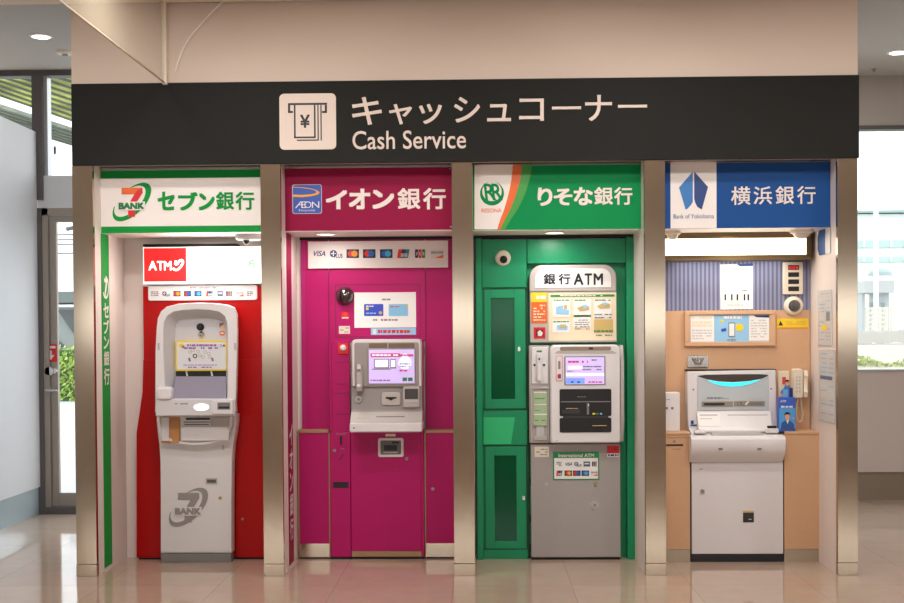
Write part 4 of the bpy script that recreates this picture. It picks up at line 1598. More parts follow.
for (a, b_) in ((552.5, 299), (573.5, 299), (594, 299), (552.5, 320.5), (573.5, 315)):
    w_, h_ = 17.5, 18 if b_ < 300 else 12
    m.pf(a, b_, a + w_, b_ + h_, YW - .003, PAPER)
    m.lines(a + 1, b_ + .4, a + w_ - 1, b_ + 1.8, YW - .0045, JG, 1, .8)
m.ps([(556, 307), (563, 305), (563, 309), (569, 310), (569, 314.5), (556, 314)], YW - .0045, PBLUE)
m.pf(564, 305, 567, 309, YW - .0045, TANP)
m.ps([(577, 308), (583, 305.5), (589, 306.5), (589, 310), (580, 311.5)], YW - .0045, TANP)
m.pf(583, 305, 587, 308.5, YW - .006, PBLUE)
m.ps([(597, 306), (604, 302.5), (610, 304), (610, 308), (600, 309)], YW - .0045, TANP)
m.pf(603, 302.5, 607, 305.5, YW - .006, PBLUE)
m.ps([(557, 325), (568, 326), (567, 330), (557, 330)], YW - .0045, PBLUE)
m.pf(560, 324.5, 566, 327.5, YW - .006, TANP)
m.lines(575, 319, 589.5, 330, YW - .0045, PRINT, 5, .35)
m.pf(594, 319.5, 613, 333, YW - .003, TANP)
m.lines(594.5, 313, 612, 319, YW - .0045, PRINT, 2, .4)
m.lines(594, 330, 613, 332, YW - .0055, JG, 1, .8)
m.lines(596, 334.5, 612, 336, YW - .0045, GREY, 1, .8)
m.build('map_board', nz)
# handset column
YO = .41
m = M()
m.pb(529.3, 345.5, 549.8, 443, YO + .012, YB - .034, ATMG, .003)
hc = m.build('side_column', t)
m = M()
m.pb(531.6, 347.2, 548.3, 384, YO + .004, YO + .012, ATMW, .003)
hp = m.build('handset_plate', hc)
xh = W(539.3, 366, YO)[0]
zh1, zh0 = W(539.3, 354, YO)[1], W(539.3, 380.5, YO)[1]
m = M()
m.loft([[(xh + dx * k, YO + .004 - dy, z) for dx, dy in ((-.016, 0), (.016, 0), (.016, .014), (.009, .022), (-.009, .022), (-.016, .014))] for z, k in ((zh0, .9), (zh0 + .012, 1.2), (zh0 + .03, 1.15), (zh1 - .035, .95), (zh1 - .01, 1), (zh1, .7))], ATMW)
m.build('handset', hc)
m = M()
m.pf(533.5, 364, 535.5, 366, YO + .004, BLACK, .003)
m.pf(543, 364, 545, 366, YO + .004, BLACK, .003)
m.pf(538.5, 358, 540, 360, YO - .018, NAVY, .002)
m.pf(536.5, 350.5, 542, 352.2, YO + .004, JG)
m.build('handset_clips', hc)
# dispenser with pale green pockets
PALEG = glass_mat('pale_green_pocket', (196, 220, 176), .75, .2)
m = M()
m.pb(530.5, 387, 549.3, 389, YO + .002, YO + .012, ATMG, .002)
m.pb(530.5, 389, 532.5, 441, YO, YO + .012, ATMG, .002)
m.pb(547.5, 389, 549.3, 441, YO, YO + .012, ATMG, .002)
m.build('dispenser_frame', hc)
for q0, q1, e in ((392, 404, .006), (404, 416.5, .004), (414, 426, -.004)):
    m = M()
    m.pr(533.5, q0, 547, q1, YO + e, YO + .0115, PALEG, .012)
    m.lines(535, (q0 + q1) / 2 - .3, 545.5, (q0 + q1) / 2 + 1, YO + e, JG, 1, .6)
    m.pf(533.8, q0 - .2, 546.7, q0 + .9, YO + e, PAPER)  # painted highlight along the top edge of each pocket
    m.pf(533.4, q1 - .8, 547, q1 - .1, YO + e, mat('pocket_shadow_green', (130, 160, 120), .4))
    m.build('leaflet_pocket', hc)
m = M()
m.pb(536, 423, 544.5, 438, YO + .002, YO + .0115, LGREY, .002)
m.pb(533.5, 436, 547, 440.5, YO + .001, YO + .0115, ATMG, .002)
m.build('dispenser_tray', hc)
# main head
YK = .36
kx0, kx1, kz0, kz1 = R(550.3, 344.8, 620.8, 443.3, YK)
m = M()
sq = rr(kx0, kx1, kz0, kz1, (.01, .01, .03, .03), 6)
m.loft([ring(sq, YB - .034), ring(sq, YK + .02), ring(scale_pts(sq, .985, .99), YK + .006), ring(scale_pts(sq, .96, .97), YK)], ATMW)
mh = m.build('head', t)
m = M()
ex = kx1 + .001
m.ext([(YK + .05, kz0 + .005), (YK + .012, kz0 + .12), (YK + .008, kz1 - .1), (YK + .05, kz1 - .004), (YB - .05, kz1 - .004), (YB - .05, kz0 + .005)], ex, ex + .018, ATMG)
m.build('side_cover', mh)
m = M()
m.pr(560, 346.6, 611, 350.6, YK - .003, YK + .004, mat('tinted_strip', (142, 126, 110), .2), .008)
m.pf(589, 347.4, 593, 349.4, YK - .003, BLACK)
m.build('sensor_strip', mh)
m = M()
m.ps([(554.5, 353.5), (558, 350.8), (613, 350.8), (617, 353.5)], YK, ATMG, .002)
m.build('brow', mh)
m = M()
m.pb(564.4, 356.2, 605.4, 385, YK - .006, YK + .003, GREY, .002)
m.build('screen_bezel', mh)
m = M()
YZ = YK - .006
m.pf(565.6, 357.2, 604.3, 384.2, YZ, SCRN)
m.build('screen', mh)
m = M()
YZ = YK - .0075
m.pf(566, 378, 584.5, 383.6, YZ, SCRB)
m.lines(568, 360, 588, 363.5, YZ, SCRR, 1, .6)
m.lines(591.5, 359, 601, 361, YZ, GREY, 1, .7)
m.pf(568, 366, 582, 369.3, YZ, SCRW)
m.pf(566, 373.2, 604, 376, YZ, SCRW)
m.lines(583, 365, 602, 371, YZ, GREY, 2, .4)
m.lines(571, 381, 580, 383, YZ - .0015, NAVY, 1, .7)
m.lines(588.5, 381, 602, 383, YZ, SCRR, 1, .7)
m.lines(567, 370.5, 574, 372, YZ, GREY, 1, .6)
m.build('display_print', mh)
m = M()
m.pr(555.8, 355.8, 562.6, 381, YK - .003, YK + .003, mat('label_red_rim', (220, 120, 110), .4), .006)
m.pr(556.4, 356.4, 562, 380.4, YK - .0045, YK - .003, ATMW, .005)
m.pf(558.2, 361, 560.4, 369, YK - .0045, PRINT)
m.pf(557.6, 374, 559.2, 378.5, YK - .0045, RED)
m.pf(559.3, 374, 560.8, 378.5, YK - .0045, NAVY)
m.build('side_label', mh)
m = M()
m.pr(559.6, 389, 611.4, 416.2, YK - .004, YK + .003, BLACK, .009)
m.pr(563, 415.8, 608.5, 418.2, YK - .003, YK + .003, mat('drawer_dark_grey', (50, 50, 52), .4), .001)
cd = m.build('upper_drawer', mh)
m = M()
m.pf(560.6, 401.2, 610.6, 402.2, YK - .004, GREY)
m.lines(573, 396.3, 586, 397.3, YK - .004, GREY, 1, .7)
m.lines(566, 408, 578, 409, YK - .004, TANP, 1, .7)
m.pf(562, 410, 580, 413.5, YK - .004, mat('drawer_dark_grey', (50, 50, 52), .4))
m.pf(586.8, 403, 589, 414.5, YK - .004, GREY, .003)
m.pf(588, 404, 589, 406, YK - .007, WHITE)
m.pf(592.5, 413, 595, 414.5, YK - .004, YELLOW)
m.pf(595.5, 413, 598.5, 414.5, YK - .004, JG)
m.pf(600, 413, 602, 414.5, YK - .004, PBLUE)
m.build('drawer_marks', cd)
m = M()
m.pr(559.6, 417.8, 611.4, 432.4, YK - .004, YK + .003, BLACK, .009)
ld = m.build('lower_drawer', mh)
m = M()
m.pf(592.5, 425.3, 606.5, 426, YK - .004, TANP)
m.build('drawer_marks', ld)
M().lines(556, 440.3, 562, 441.2, YK, PRINT, 1, .6).build('print', mh)
# lower cabinet
zA = W(575, 443.6, YT3)[1]
lx0, lx1 = W(531, 500, YT3)[0], W(620.5, 500, YT3)[0]
lc = M().box(lx0, lx1, YT3, YB - .034, .014, zA - .002, mat('cash_machine_door_grey', (168, 162, 160), .45, grain=.05), .003).build('cabinet', t)
M().box(lx0 + .004, lx1 - .002, YT3 + .006, YB - .034, 0, .013, DARK).build('plinth', t)
for y in (482, 519, 548):
    M().box(lx0 - .008, lx0 - .001, YT3 + .004, YT3 + .03, W(531, y + 4, YT3)[1], W(531, y - 4, YT3)[1], BLACK, .002).build('hinge', lc)
m = M()
m.pc(546.3, 484, 1.6, YT3, ATMG, .004, 14)
m.pc(595.5, 484, 1.9, YT3, mat('brass_lock', (176, 150, 110), .3, metal=.8), .006, 14)
m.build('lock', lc)
m = M()
m.pc(594.7, 505, 4.7, YT3, ATMG, .004, 20)
m.pc(594.7, 505, 3.2, YT3 - .004, mat('dial_grey', (188, 180, 178), .3), .004, 20)
m.pc(594.7, 505, 1.2, YT3 - .008, GREY, .002, 10)
m.build('dial', lc)
m = M()
m.pf(534.6, 446.6, 549, 457, YT3, CREAMPL, .002)
m.lines(536, 448, 547.5, 456, YT3 - .002, PRINT, 3, .35)
tag(m.build('sticker'), 'small cream label at the top left of the grey cabinet door', 'sticker')
m = M()
m.pf(607, 445.6, 619.3, 453.4, YT3, RED, .002)
m.pf(607, 453.4, 619.3, 457, YT3, WHITE, .002)
m.lines(608, 453.8, 618.5, 456.6, YT3 - .002, BLUED, 1, .7)
m.lines(609, 448.5, 617.5, 450, YT3 - .002, mat('notice_dark_red', (120, 20, 26), .4), 1, .7)
tag(m.build('sticker'), 'red and white label at the top right of the grey cabinet door', 'sticker')
YI3 = YT3 - .004
t = thing('card_logo_panel', 'white International ATM panel with green header on the grey cabinet door', 'notice', (W(576, 480, YI3)[0], YI3, W(576, 480, YI3)[1]))
m = M()
m.pb(553, 452, 599.2, 480, YI3, YT3 - .0005, mat('panel_green', (20, 140, 80), .4), .0008)
m.pf(554.2, 458, 598, 478.8, YI3, PAPER)
m.build('panel', t)
M().pt('International ATM', 558.5, 453.6, 594, 457.2, YI3, WHITE, .02).build('lettering', t)
for kind, a, c in (('grey', 556.5, 562), ('visa', 565, 572.5), ('plus', 574, 581.5), ('amex', 583.5, 590), ('jcb', 592, 597)):
    card_logo(kind, a, 461.5, c, 466.5, YI3 - .0015, t)
for kind, a, c in (('union', 556, 562.5), ('mc', 564.5, 572), ('maestro', 573, 580.5), ('cirrus', 581.5, 589), ('disc', 591, 597.5)):
    card_logo(kind, a, 470.5, c, 475.8, YI3 - .0015, t)

# ------------------------------------------------------------------ BAY 4, wood
x0, x1 = PX[3][1], PX[4][0]
Y4 = .53
t = thing('tan_panelling', 'tan wood laminate wall panel with blue striped upper part behind the white cash machine', 'panelling', ((x0 + x1) / 2, Y4, 0))
zst0, zst1 = W(738, 310.5, Y4)[1], W(738, 259.5, Y4)[1]
M().box(x0 + .001, x1 - .001, Y4, YB - .001, 0, zst0, TAN).build('panel', t)
M().box(x0 + .001, x1 - .001, Y4, YB - .001, zst0 + .0005, zs[3] - .001, STRIPE).build('striped_covering', t)

# long lamp box
YL4 = .42
t = thing('lamp_box', 'long lit white lamp box in bronze frame over the striped wall', 'light box', (W(738, 260, YL4)[0], YL4, W(738, 260.5, YL4)[1]))
lx1 = W(811.5, 245, YL4)[0]
fz0, fz1 = W(738, 260.3, YL4)[1], W(738, 230.5, YL4)[1]
ez0, ez1 = W(738, 255, YL4)[1], W(738, 238.2, YL4)[1]
er = W(806.5, 245, YL4)[0]
m = M()
m.box(x0 + .001, lx1, YL4, Y4 - .001, ez1, fz1, BRONZE, .002)
m.box(x0 + .001, lx1, YL4, Y4 - .001, fz0, ez0, BRONZE, .002)
m.box(er, lx1, YL4, Y4 - .001, ez0, ez1, BRONZE)
m.build('frame', t)
M().box(x0 + .001, er, YL4 + .006, Y4 - .001, ez0, ez1, mat('lit_lamp_acrylic', (255, 248, 232), .4, emit=2.6, erg=(255, 246, 226))).build('diffuser', t)
area_light('lamp_box_glow', ((x0 + lx1) / 2, YL4 - .02, fz0 + .03), .66, 0.7, (1, .95, .86), (math.radians(-40), 0, 0), .08)
area_light('lamp_box_downlight', ((x0 + lx1) / 2, YL4 + .04, fz0 - .006), .6, .7, (1, .96, .9), (math.radians(12), 0, 0), .06)

# two ceiling domes
for px, py, Y, r, lab in ((672.5, 231, .30, .045, 'small white dome under the soffit at the left of the lamp box'), (801.5, 231, .30, .062, 'white dome camera under the soffit at the right end of the lamp box')):
    x = W(px, py, Y)[0]
    t = thing('dome_camera', lab, 'camera', (x, Y, zs[3] - .05), 'white soffit domes')
    M().lathe((x, Y, zs[3]), (0, 0, -1), [(r, 0), (r, .014), (r * .8, .02)], CREAMPL).build('mount_ring', t)
    M().lathe((x, Y, zs[3]), (0, 0, -1), [(r * .75, .018), (r * .66, .032), (r * .4, .044), (0, .048)], mat('frosted_dome', (220, 212, 200), .15, coat=.6)).build('dome', t)

# blue projecting sign on the right partition
Xr = PX[4][0]
ys1, zz1 = S(831, 228, Xr)
ys0, zz0 = S(818, 254, Xr)
yf, yk = S(830.5, 240, Xr)[0], S(819, 240, Xr)[0]
za, zb = S(826, 254, Xr)[1], S(826, 228.5, Xr)[1]
t = thing('wall_sticker', 'blue and white sticker high on the right partition of the wood bay', 'sticker', (Xr, (yf + yk) / 2, za))
m = M()
m.box(Xr - .002, Xr, yf, yf + (yk - yf) * .42, za, zb, LGREY)
m.build('white_part', t)
m = M()
a0_ = yf + (yk - yf) * .42
pts = [(a0_, za), (a0_, zb)]
for i in range(9):
    v = i / 8
    pts.append((yk - (.5 + .5 * math.cos(v * 4 * math.pi)) * .012 + .03 * math.sin(v * math.pi), zb + (za - zb) * v))
m.loft([[(Xr - .0025, p[0], p[1]) for p in pts], [(Xr, p[0], p[1]) for p in pts]], BLUES)
m.build('blue_part', t)

# acrylic pockets with sheets on the right partition
for (pa, pb_, pc_, pd, lab) in ((832, 290, 818.5, 346, 'upper clear sleeve of printed sheets on the right partition'), (836, 349, 819.5, 422, 'lower clear sleeve of printed sheets on the right partition')):
    ya = max(S(pa, 330, Xr)[0], .03)
    yb = S(pc_, 330, Xr)[0]
    zt = S((pa + pc_) / 2, pb_, Xr)[1]
    zb = S((pa + pc_) / 2, pd, Xr)[1]
    t = thing('document_sleeve', lab, 'notice', (Xr, (ya + yb) / 2, zb), 'sheets on the right partition')
    M().box(Xr - .006, Xr - .004, ya, yb, zb, zt, ACRYL).build('sleeve', t)
    M().box(Xr - .004, Xr, ya + .004, yb - .004, zb + .004, zt - .004, PAPER).build('sheet', t)
    m = M()
    hh = zt - zb
    ww = yb - ya
    for k in range(14):
        zz = zt - hh * (.06 + .063 * k)
        for u0, u1 in ((.08, .42), (.5, .92)):
            mt = random.choice([LGREY, LGREY, BEIGE, PBLUE, SIGNW])
            m.box(Xr - .0047, Xr - .004, ya + ww * u0, ya + ww * (u1 - random.random() * .12), zz - hh * .016, zz, mt)
    if pb_ > 300:
        m.box(Xr - .005, Xr - .004, ya + ww * .15, ya + ww * .9, zt - hh * .42, zt - hh * .37, BLUED)
    else:
        m.box(Xr - .005, Xr - .004, ya + ww * .1, ya + ww * .35, zt - hh * .55, zt - hh * .4, GREY)
        m.box(Xr - .005, Xr - .004, ya + ww * .3, ya + ww * .7, zt - hh * .72, zt - hh * .62, YELLOW)
    m.build('print', t)

# paper notice on stripes
Yn = Y4 - .003
t = thing('paper_notice', 'white paper notice with dark markers on the striped wall', 'notice', (W(737, 309, Yn)[0], Yn, W(737, 309.5, Yn)[1]))
m = M()
m.ps([(720, 264.5), (737, 264.2), (738.5, 265.5), (752.8, 265.3), (752.8, 309), (720.5, 309.5)], Yn + .002, PAPER, .002)
m.build('sheet', t)
m = M()
m.ps([(738, 264), (752.8, 263.6), (752.8, 266), (739.5, 266.3)], Yn, BLUED)
m.lines(722, 268, 747, 271, Yn, LGREY, 1, .5)
m.lines(742, 281, 749, 282.5, Yn, LGREY, 1, .7)
m.lines(742, 289.5, 747, 291, Yn, GREY, 1, .7)
for a in (724.5, 731, 736.6, 743.7, 747.5):
    m.pf(a, 294.2, a + 1.5, 300.4, Yn, BLACK)
m.lines(726, 301.5, 741, 303, Yn, BEIGE, 1, .6)
m.lines(725, 304, 748, 306, Yn, LGREY, 1, .6)
m.build('print', t)

# number display panel
t = thing('display_panel', 'cream panel of four small displays with red digits lit at the top', 'panel', (W(793, 294, .5)[0], .515, W(793, 294.5, .5)[1]))
M().pb(783.2, 262, 803, 294.3, .508, Y4 - .0005, CREAMPL, .003).build('housing', t)
for k in range(4):
    y = 265.2 + k * 7.1
    dsp = M().pf(788.2, y, 799, y + 4.6, .508, BLACK, .002).build('display', t)
    if k == 0:
        m = M()
        for a in (789, 792.2, 795.4):
            m.pt('8', a, y + .9, a + 2.6, y + 3.7, .506, LED, .01)
        m.build('digits', dsp)
# dome camera
x, z = W(793.2, 306, Y4)
t = thing('security_camera', 'white ring camera with dark glass dome under the display panel', 'camera', (x, Y4, z - .05))
M().lathe((x, Y4, z), (0, -1, 0), [(.054, 0), (.054, .012), (.046, .026), (.034, .03)], CREAMPL).build('mount_ring', t)
M().lathe((x, Y4, z), (0, -1, 0), [(.035, .026), (.033, .038), (.024, .05), (.01, .056), (0, .057)], mat('dome_grey', (70, 68, 72), .08, coat=1.0)).build('dome', t)
m = M()
m.pf(777, 318.5, 808.3, 328.5, Y4, YELLOW, .002)
m.ps([(778.5, 325.5), (780.5, 320.5), (783, 325.5)], Y4 - .002, BLACK)
m.pf(779, 327, 808, 328, Y4 - .002, mat('notice_orange', (240, 150, 40), .4))
m.lines(786, 321, 806, 325, Y4 - .002, TANP, 2, .4)
tag(m.build('sticker'), 'long yellow warning sticker beneath the ring camera', 'sticker')

# framed board
t = thing('framed_board', 'tan framed board of blue and white leaflets above the white cash machine', 'notice', (W(730, 347, .5)[0], .515, W(730, 347, .5)[1]))
m = M()
for q in ((684.8, 310.5, 775.8, 314.5), (684.8, 342, 775.8, 346), (684.8, 314.5, 690, 342), (770, 314.5, 775.8, 342)):
    m.pb(*q, .508, Y4 - .0005, TAN, .002)
m.build('frame', t)
m = M()
m.pf(690, 314.5, 770, 342, .522, LGREY, .002)
m.build('back', t)
m = M()
Yq = .520
m.pf(690.8, 315, 714, 341.6, Yq, PAPER)
m.pf(714.4, 315, 748.8, 341.6, Yq, PBLUE)
m.pf(749, 315.4, 769, 340.6, Yq, PAPER)
Yq = .5185
m.lines(692, 316, 712, 319, Yq, BEIGE, 1, .7)
m.lines(692, 321, 712, 327, Yq, BEIGE, 2, .7)
m.lines(692, 329, 712, 340, Yq, LGREY, 4, .4)
m.lines(724, 316, 742, 319, Yq, PAPER, 1, .9)
m.pf(728.5, 322.5, 735, 337, Yq, GREY)
m.pf(729.2, 323.5, 734.3, 336, Yq - .0015, PAPER)
m.pc(739.5, 327.5, 3.8, Yq, YELLOW)
m.ps([(721, 329), (726, 328), (726.5, 331), (721.5, 332)], Yq, CARDBLUE)
m.pc(722, 321, 1.5, Yq, YELLOW)
m.lines(727, 339, 738, 340.5, Yq, GREY, 1, .6)
m.ps([(754, 315.4), (769, 315.4), (769, 317.6), (756, 317)], Yq, NAVY)
m.lines(751, 319, 767, 338, Yq, LGREY, 7, .35)
m.build('leaflets', t)

# mirrored small box
t = thing('metal_plate', 'small mirror steel plate glinting above the left corner of the white cash machine', 'plate', (W(698, 367, .52)[0], .52, W(698, 367.5, .52)[1]))
M().pb(687.3, 355.4, 708.6, 367.3, .522, Y4 - .0005, CHROME, .002).build('plate', t)
m = M()
x, z = W(698, 363, .52)
for k in range(-2, 3):
    m.loft([[(x + k * .006 - .003, .505, z - .01), (x + k * .006 + .003, .505, z - .01), (x + k * .006 + .003, .52, z - .01), (x + k * .006 - .003, .52, z - .01)], [(x + k * .016 - .004, .512, z + .03), (x + k * .016 + .004, .512, z + .03), (x + k * .016 + .004, .52, z + .03), (x + k * .016 - .004, .52, z + .03)]], CHROME)
m.build('clip', t)

# counters either side
YCt = .355
zc = W(678, 432, YCt)[1]
zk = W(678, 549.5, YCt)[1]
for nm, a_, b2, lab in (('counter', x0 + .002, W(690.3, 500, YCt)[0], 'low tan counter with black slot left of the white cash machine'), ('counter', W(784.6, 500, YCt)[0], W(820.2, 500, YCt)[0], 'low plain tan counter right of the white cash machine')):
    left = a_ < 1.3
    t = thing(nm, lab, 'counter', ((a_ + b2) / 2, .44, 0), 'low tan counters beside the white cash machine')
    M().box(a_, b2, YCt + .006, Y4 - .001, zk, zc - .016, TAN, .001).build('body', t)
    M().box(a_, b2, YCt, Y4 - .001, zc - .0155, zc, TAN, .002).build('top', t)
    M().box(a_, b2, YCt + .01, Y4 - .001, 0, zk - .0005, mat('counter_kick', (176, 162, 142), .35, metal=.4)).build('kick_plate', t)
    if left:
        m = M()
        m.pf(666.5, 437.2, 690, 438, YCt + .006, TAND, .002)
        m.build('drawer_gap', t)
        M().pf(666, 444.2, 683, 446, YCt + .006, BLACK, .002).build('slot', t)
        M().pc(674.2, 441.3, 1.4, YCt + .006, LOCKM, .006, 12).build('lock', t)
        M().lines(672, 448.5, 682, 449.7, YCt + .006, TAND, 1, .7).build('print', t)

# white box on the left counter
t = thing('letter_box', 'white upright box standing on the left tan counter', 'box', (W(672, 431, .4)[0], .44, zc))
a_, b2 = x0 + .003, W(680, 410, .40)[0]
zt = W(672, 392.5, .40)[1]
M().box(a_, b2, .40, .50, zc, zt, ATMW, .004).build('body', t)
m = M()
m.pf(665.5, 407, 668, 409.4, .40, GREY)
m.pf(671, 407, 673.5, 409.4, .40, GREY)
m.lines(665, 399, 670, 400, .40, PRINT, 1, .7)
m.build('marks', t)

# white cash machine with deep shelf
YV = .36
t = thing('cash_machine', 'white cash machine with cyan lit smile slot between the tan counters', 'cash machine', (W(738, 562, YV)[0], .44, 0), 'cash machines')
cx0, cx1 = W(691.8, 520, YV)[0], W(783.3, 520, YV)[0]
zp = W(738, 554.2, YV)[1]
zt = W(738, 462, YV)[1]
cab = M().box(cx0, cx1, YV, Y4 - .004, zp + .001, zt, ATMW, .003).build('cabinet', t)
m = M()
m.box(cx0 - .006, cx1 + .006, YV + .006, Y4 - .004, 0, zp, BLACK, .002)
m.build('plinth', t)
m = M()
m.box(cx0 - .006, cx0 - .001, YV + .01, Y4 - .004, zp + .001, zt, BLACK)
m.build('side_gap', t)
m = M()
m.box(cx1 + .001, cx1 + .006, YV + .01, Y4 - .004, zp + .001, zt, BLACK)
m.build('side_gap', t)
M().pc(702.3, 491.3, 2.1, YV, LOCKM, .008, 16).build('lock', cab)
m = M()
m.pf(743, 511.8, 753.8, 522.3, YV, mat('plate_black', (40, 38, 38), .4), .003)
m.pf(743, 510.8, 753.8, 512.5, YV, TANP, .0035)
m.lines(745, 518.5, 752, 520, YV - .003, LGREY, 1, .5)
m.build('type_plate', cab)
M().lines(699.5, 468.5, 706, 469.6, YV, PRINT, 1, .7).build('print', cab)
# bulging shelf front: profile (y, z)
YW4 = .275
sx0, sx1 = W(691.5, 445, YW4)[0], W(785.8, 445, YW4)[0]
zf = lambda py, Y: W(738, py, Y)[1]
prof = [(Y4 - .004, zt + .0005), (YV - .004, zt + .0005), (YV - .03, zf(459, YV)), (YW4 + .018, zf(454, YW4)), (YW4 + .004, zf(449, YW4)), (YW4, zf(443, YW4)), (YW4 + .004, zf(439.5, YW4)), (YW4 + .014, zf(437.4, YW4)), (YW4 + .03, zf(436.3, YW4)), (.44, zf(428, .44)), (Y4 - .004, zf(424, .5))]
m = M()
fr = [p for p in prof if p[0] < .35]
zj = zf(436.3, YW4) + .003
m.ext([(.350, zt + .0005)] + fr + [(.350, zf(436.3, YW4) + .003)], sx0, sx1, ATMW)
m.ext([(Y4 - .004, zt + .0005), (.3505, zt + .0005), (.3505, zf(436.3, YW4) + .003), (.44, zf(428, .44)), (Y4 - .004, zf(424, .5))], cx0 - .001, W(777.5, 430, .36)[0], ATMW)
shf = m.build('shelf', t)
m = M()
for a in (718.5, 757.5):
    m.pf(a, 448, a + 4, 450, YW4 + .002, GREY, .003)
m.build('bumpers', shf)
# upright back: side cheeks flare towards the shelf
YX = .44
m = M()
bo = [(687.3, 371.5), (775.6, 370), (776.2, 400), (777, 420), (778.3, 431), (689.5, 433), (688, 420), (687.4, 400)]
pts = [W(a, b_, YX) for a, b_ in bo]
m.prism(pts, YX, Y4 - .004, ATMW, .004)
up = m.build('upright', t)
m = M()
m.pb(686.6, 369.3, 776.3, 371.6, YX + .012, Y4 - .004, BLACK, .001)
m.build('rear_edge', up)
m = M()
fp = [W(a, b_, YX) for a, b_ in ((697.6, 374.5), (768.3, 373.4), (768.6, 409.5), (697.8, 410.5))]
m.prism(fp, YX - .006, YX, mat('face_blue_grey', (192, 200, 206), .35), .001)
fc = m.build('face', up)
YY = YX - .006
topc = [(698.3, 375.8), (705, 374.8), (733, 374.2), (760, 374.2), (767.8, 375)]
low = [(767.8, 376), (762, 380.5), (750, 384.2), (733, 386), (718, 384.8), (706, 381), (698.3, 376.5)]
m = M()
m.ps(topc + [(767.8, 376), (762, 378.5), (750, 380.8), (733, 382), (718, 381.2), (706, 379), (698.3, 376.5)], YY, mat('slot_brown', (66, 52, 46), .25))
m.build('upper_slot', fc)
m = M()
c_up = [(708, 380), (718, 381.8), (733, 382.6), (748, 381.6), (760, 379.3)]
c_dn = [(760, 379.8), (752, 383), (743, 385.6), (733, 386.6), (724, 386), (715, 383.8), (708, 380.6)]
m.ps(c_up + c_dn, YY, CYAN, .003)
m.build('light_guide', fc)
m = M()
m.lines(707, 397, 723, 399, YY, PRINT, 1, .8)
m.lines(724, 398, 729, 399, YY, PRINT, 1, .6)
m.lines(749, 397, 763, 399, YY, LGREY, 1, .8)
m.build('print', fc)
m = M()
m.pb(701.8, 401.4, 733, 406.6, YY - .004, YY, mat('slot_frame', (150, 138, 124), .4), .001)
m.pf(704, 403, 724.5, 405.2, YY - .004, BLACK, .002)
m.build('note_slot', fc)
m = M()
m.pb(734, 401, 765, 406.2, YY - .004, YY, mat('slot_frame', (150, 138, 124), .4), .001)
m.pf(749.5, 402.5, 763, 405, YY - .004, GREY, .002)
for a in (737, 740, 743):
    m.ps([(a, 402), (a + 1, 402), (a + 2.5, 405.5), (a + 1.5, 405.5)], YY - .004, CHROME, .003)
m.ps([(744, 404.5), (748, 401), (749, 402), (745.5, 405.5)], YY - .004, WHITE, .003)
m.build('card_slot', fc)
# sloping desk between face and shelf edge
m = M()
q = [(692, 432.5), (779, 431), (769, 411), (697, 411.5)]
za_, zb_ = zf(411, YX - .004), zf(430.5, .36)
m.ext([(YX, za_), (YX - .006, za_), (.385, zf(427, .385)), (.36, zb_), (.36, zb_ - .01), (YX, zb_ - .01)], W(697.6, 420, .41)[0], W(771, 420, .41)[0], ATMW)
dk = m.build('sloping_desk', up)
m = M()
dsk = lambda px, py: None


def on_desk(px0, px1, v0, v1, mt, m, e=.0015):
    """v 0 at the top of the slope, 1 at its foot"""
    A = Vector((0, YX - .006, za_))
    B = Vector((0, .385, zf(427, .385)))
    n_ = Vector((0, -(A.z - B.z), (A.y - B.y))).normalized()
    xa, xb = W(px0, 418, .41)[0], W(px1, 418, .41)[0]
    pa, pb2 = A.lerp(B, v0) + n_ * e, A.lerp(B, v1) + n_ * e
    m.loft([[(xa, pa.y, pa.z), (xb, pa.y, pa.z), (xb, pb2.y, pb2.z), (xa, pb2.y, pb2.z)], [(xa, pa.y + n_.y * -e, pa.z - n_.z * e), (xb, pa.y - n_.y * e, pa.z - n_.z * e), (xb, pb2.y - n_.y * e, pb2.z - n_.z * e), (xa, pb2.y - n_.y * e, pb2.z - n_.z * e)]], mt)


on_desk(698, 720, .1, .95, PAPER, m)
on_desk(728, 768, .2, .28, LGREY, m)
on_desk(700, 718, .2, .3, LGREY, m, .0022)
on_desk(700, 712, .45, .5, LGREY, m, .0022)
m.build('instruction_print', dk)
# flat touch display on the shelf
m = M()
A = (.44, zf(428, .44))
B = (YW4 + .03, zf(436.3, YW4))
def lp_(v, e):
    return (A[0] + (B[0] - A[0]) * v, A[1] + (B[1] - A[1]) * v + e)
xa, xb, xc, xd = W(711, 430, .36)[0], W(758, 430, .36)[0], W(765, 436, .30)[0], W(713, 436, .3)[0]
p0, p1 = lp_(.35, .002), lp_(.92, .002)
m.loft([[(xa, p0[0], p0[1]), (xb, p0[0], p0[1]), (xc, p1[0], p1[1]), (xd, p1[0], p1[1])], [(xa, p0[0], p0[1] - .006), (xb, p0[0], p0[1] - .006), (xc, p1[0], p1[1] - .006), (xd, p1[0], p1[1] - .006)]], mat('touch_panel_grey', (170, 166, 166), .08))
tp = m.build('touch_panel', shf)
m = M()
p2 = lp_(.22, .003)
m.loft([[(xa - .003, p2[0], p2[1]), (xb + .003, p2[0], p2[1]), (xb + .003, p0[0], p0[1] + .001), (xa - .003, p0[0], p0[1] + .001)], [(xa - .003, p2[0], p2[1] + .012), (xb + .003, p2[0], p2[1] + .012), (xb + .003, p0[0], p0[1] + .002), (xa - .003, p0[0], p0[1] + .002)]], BLACK)
m.build('panel_edge', tp)
m = M()
xk0, xk1 = W(765, 430, .36)[0], W(778, 430, .36)[0]
pz = lp_(.55, 0)
m.box(xk0, xk1, .34, .39, pz[1] - .004, pz[1] + .022, ATMW, .004)
kb = m.build('key_block', shf)
m = M()
m.box(xk0 + .012, xk1 - .01, .345, .37, pz[1] + .022, pz[1] + .036, BLACK, .003)
m.build('scanner', kb)
m = M()
xk0, xk1 = W(694.5, 430, .34)[0], W(706, 430, .34)[0]
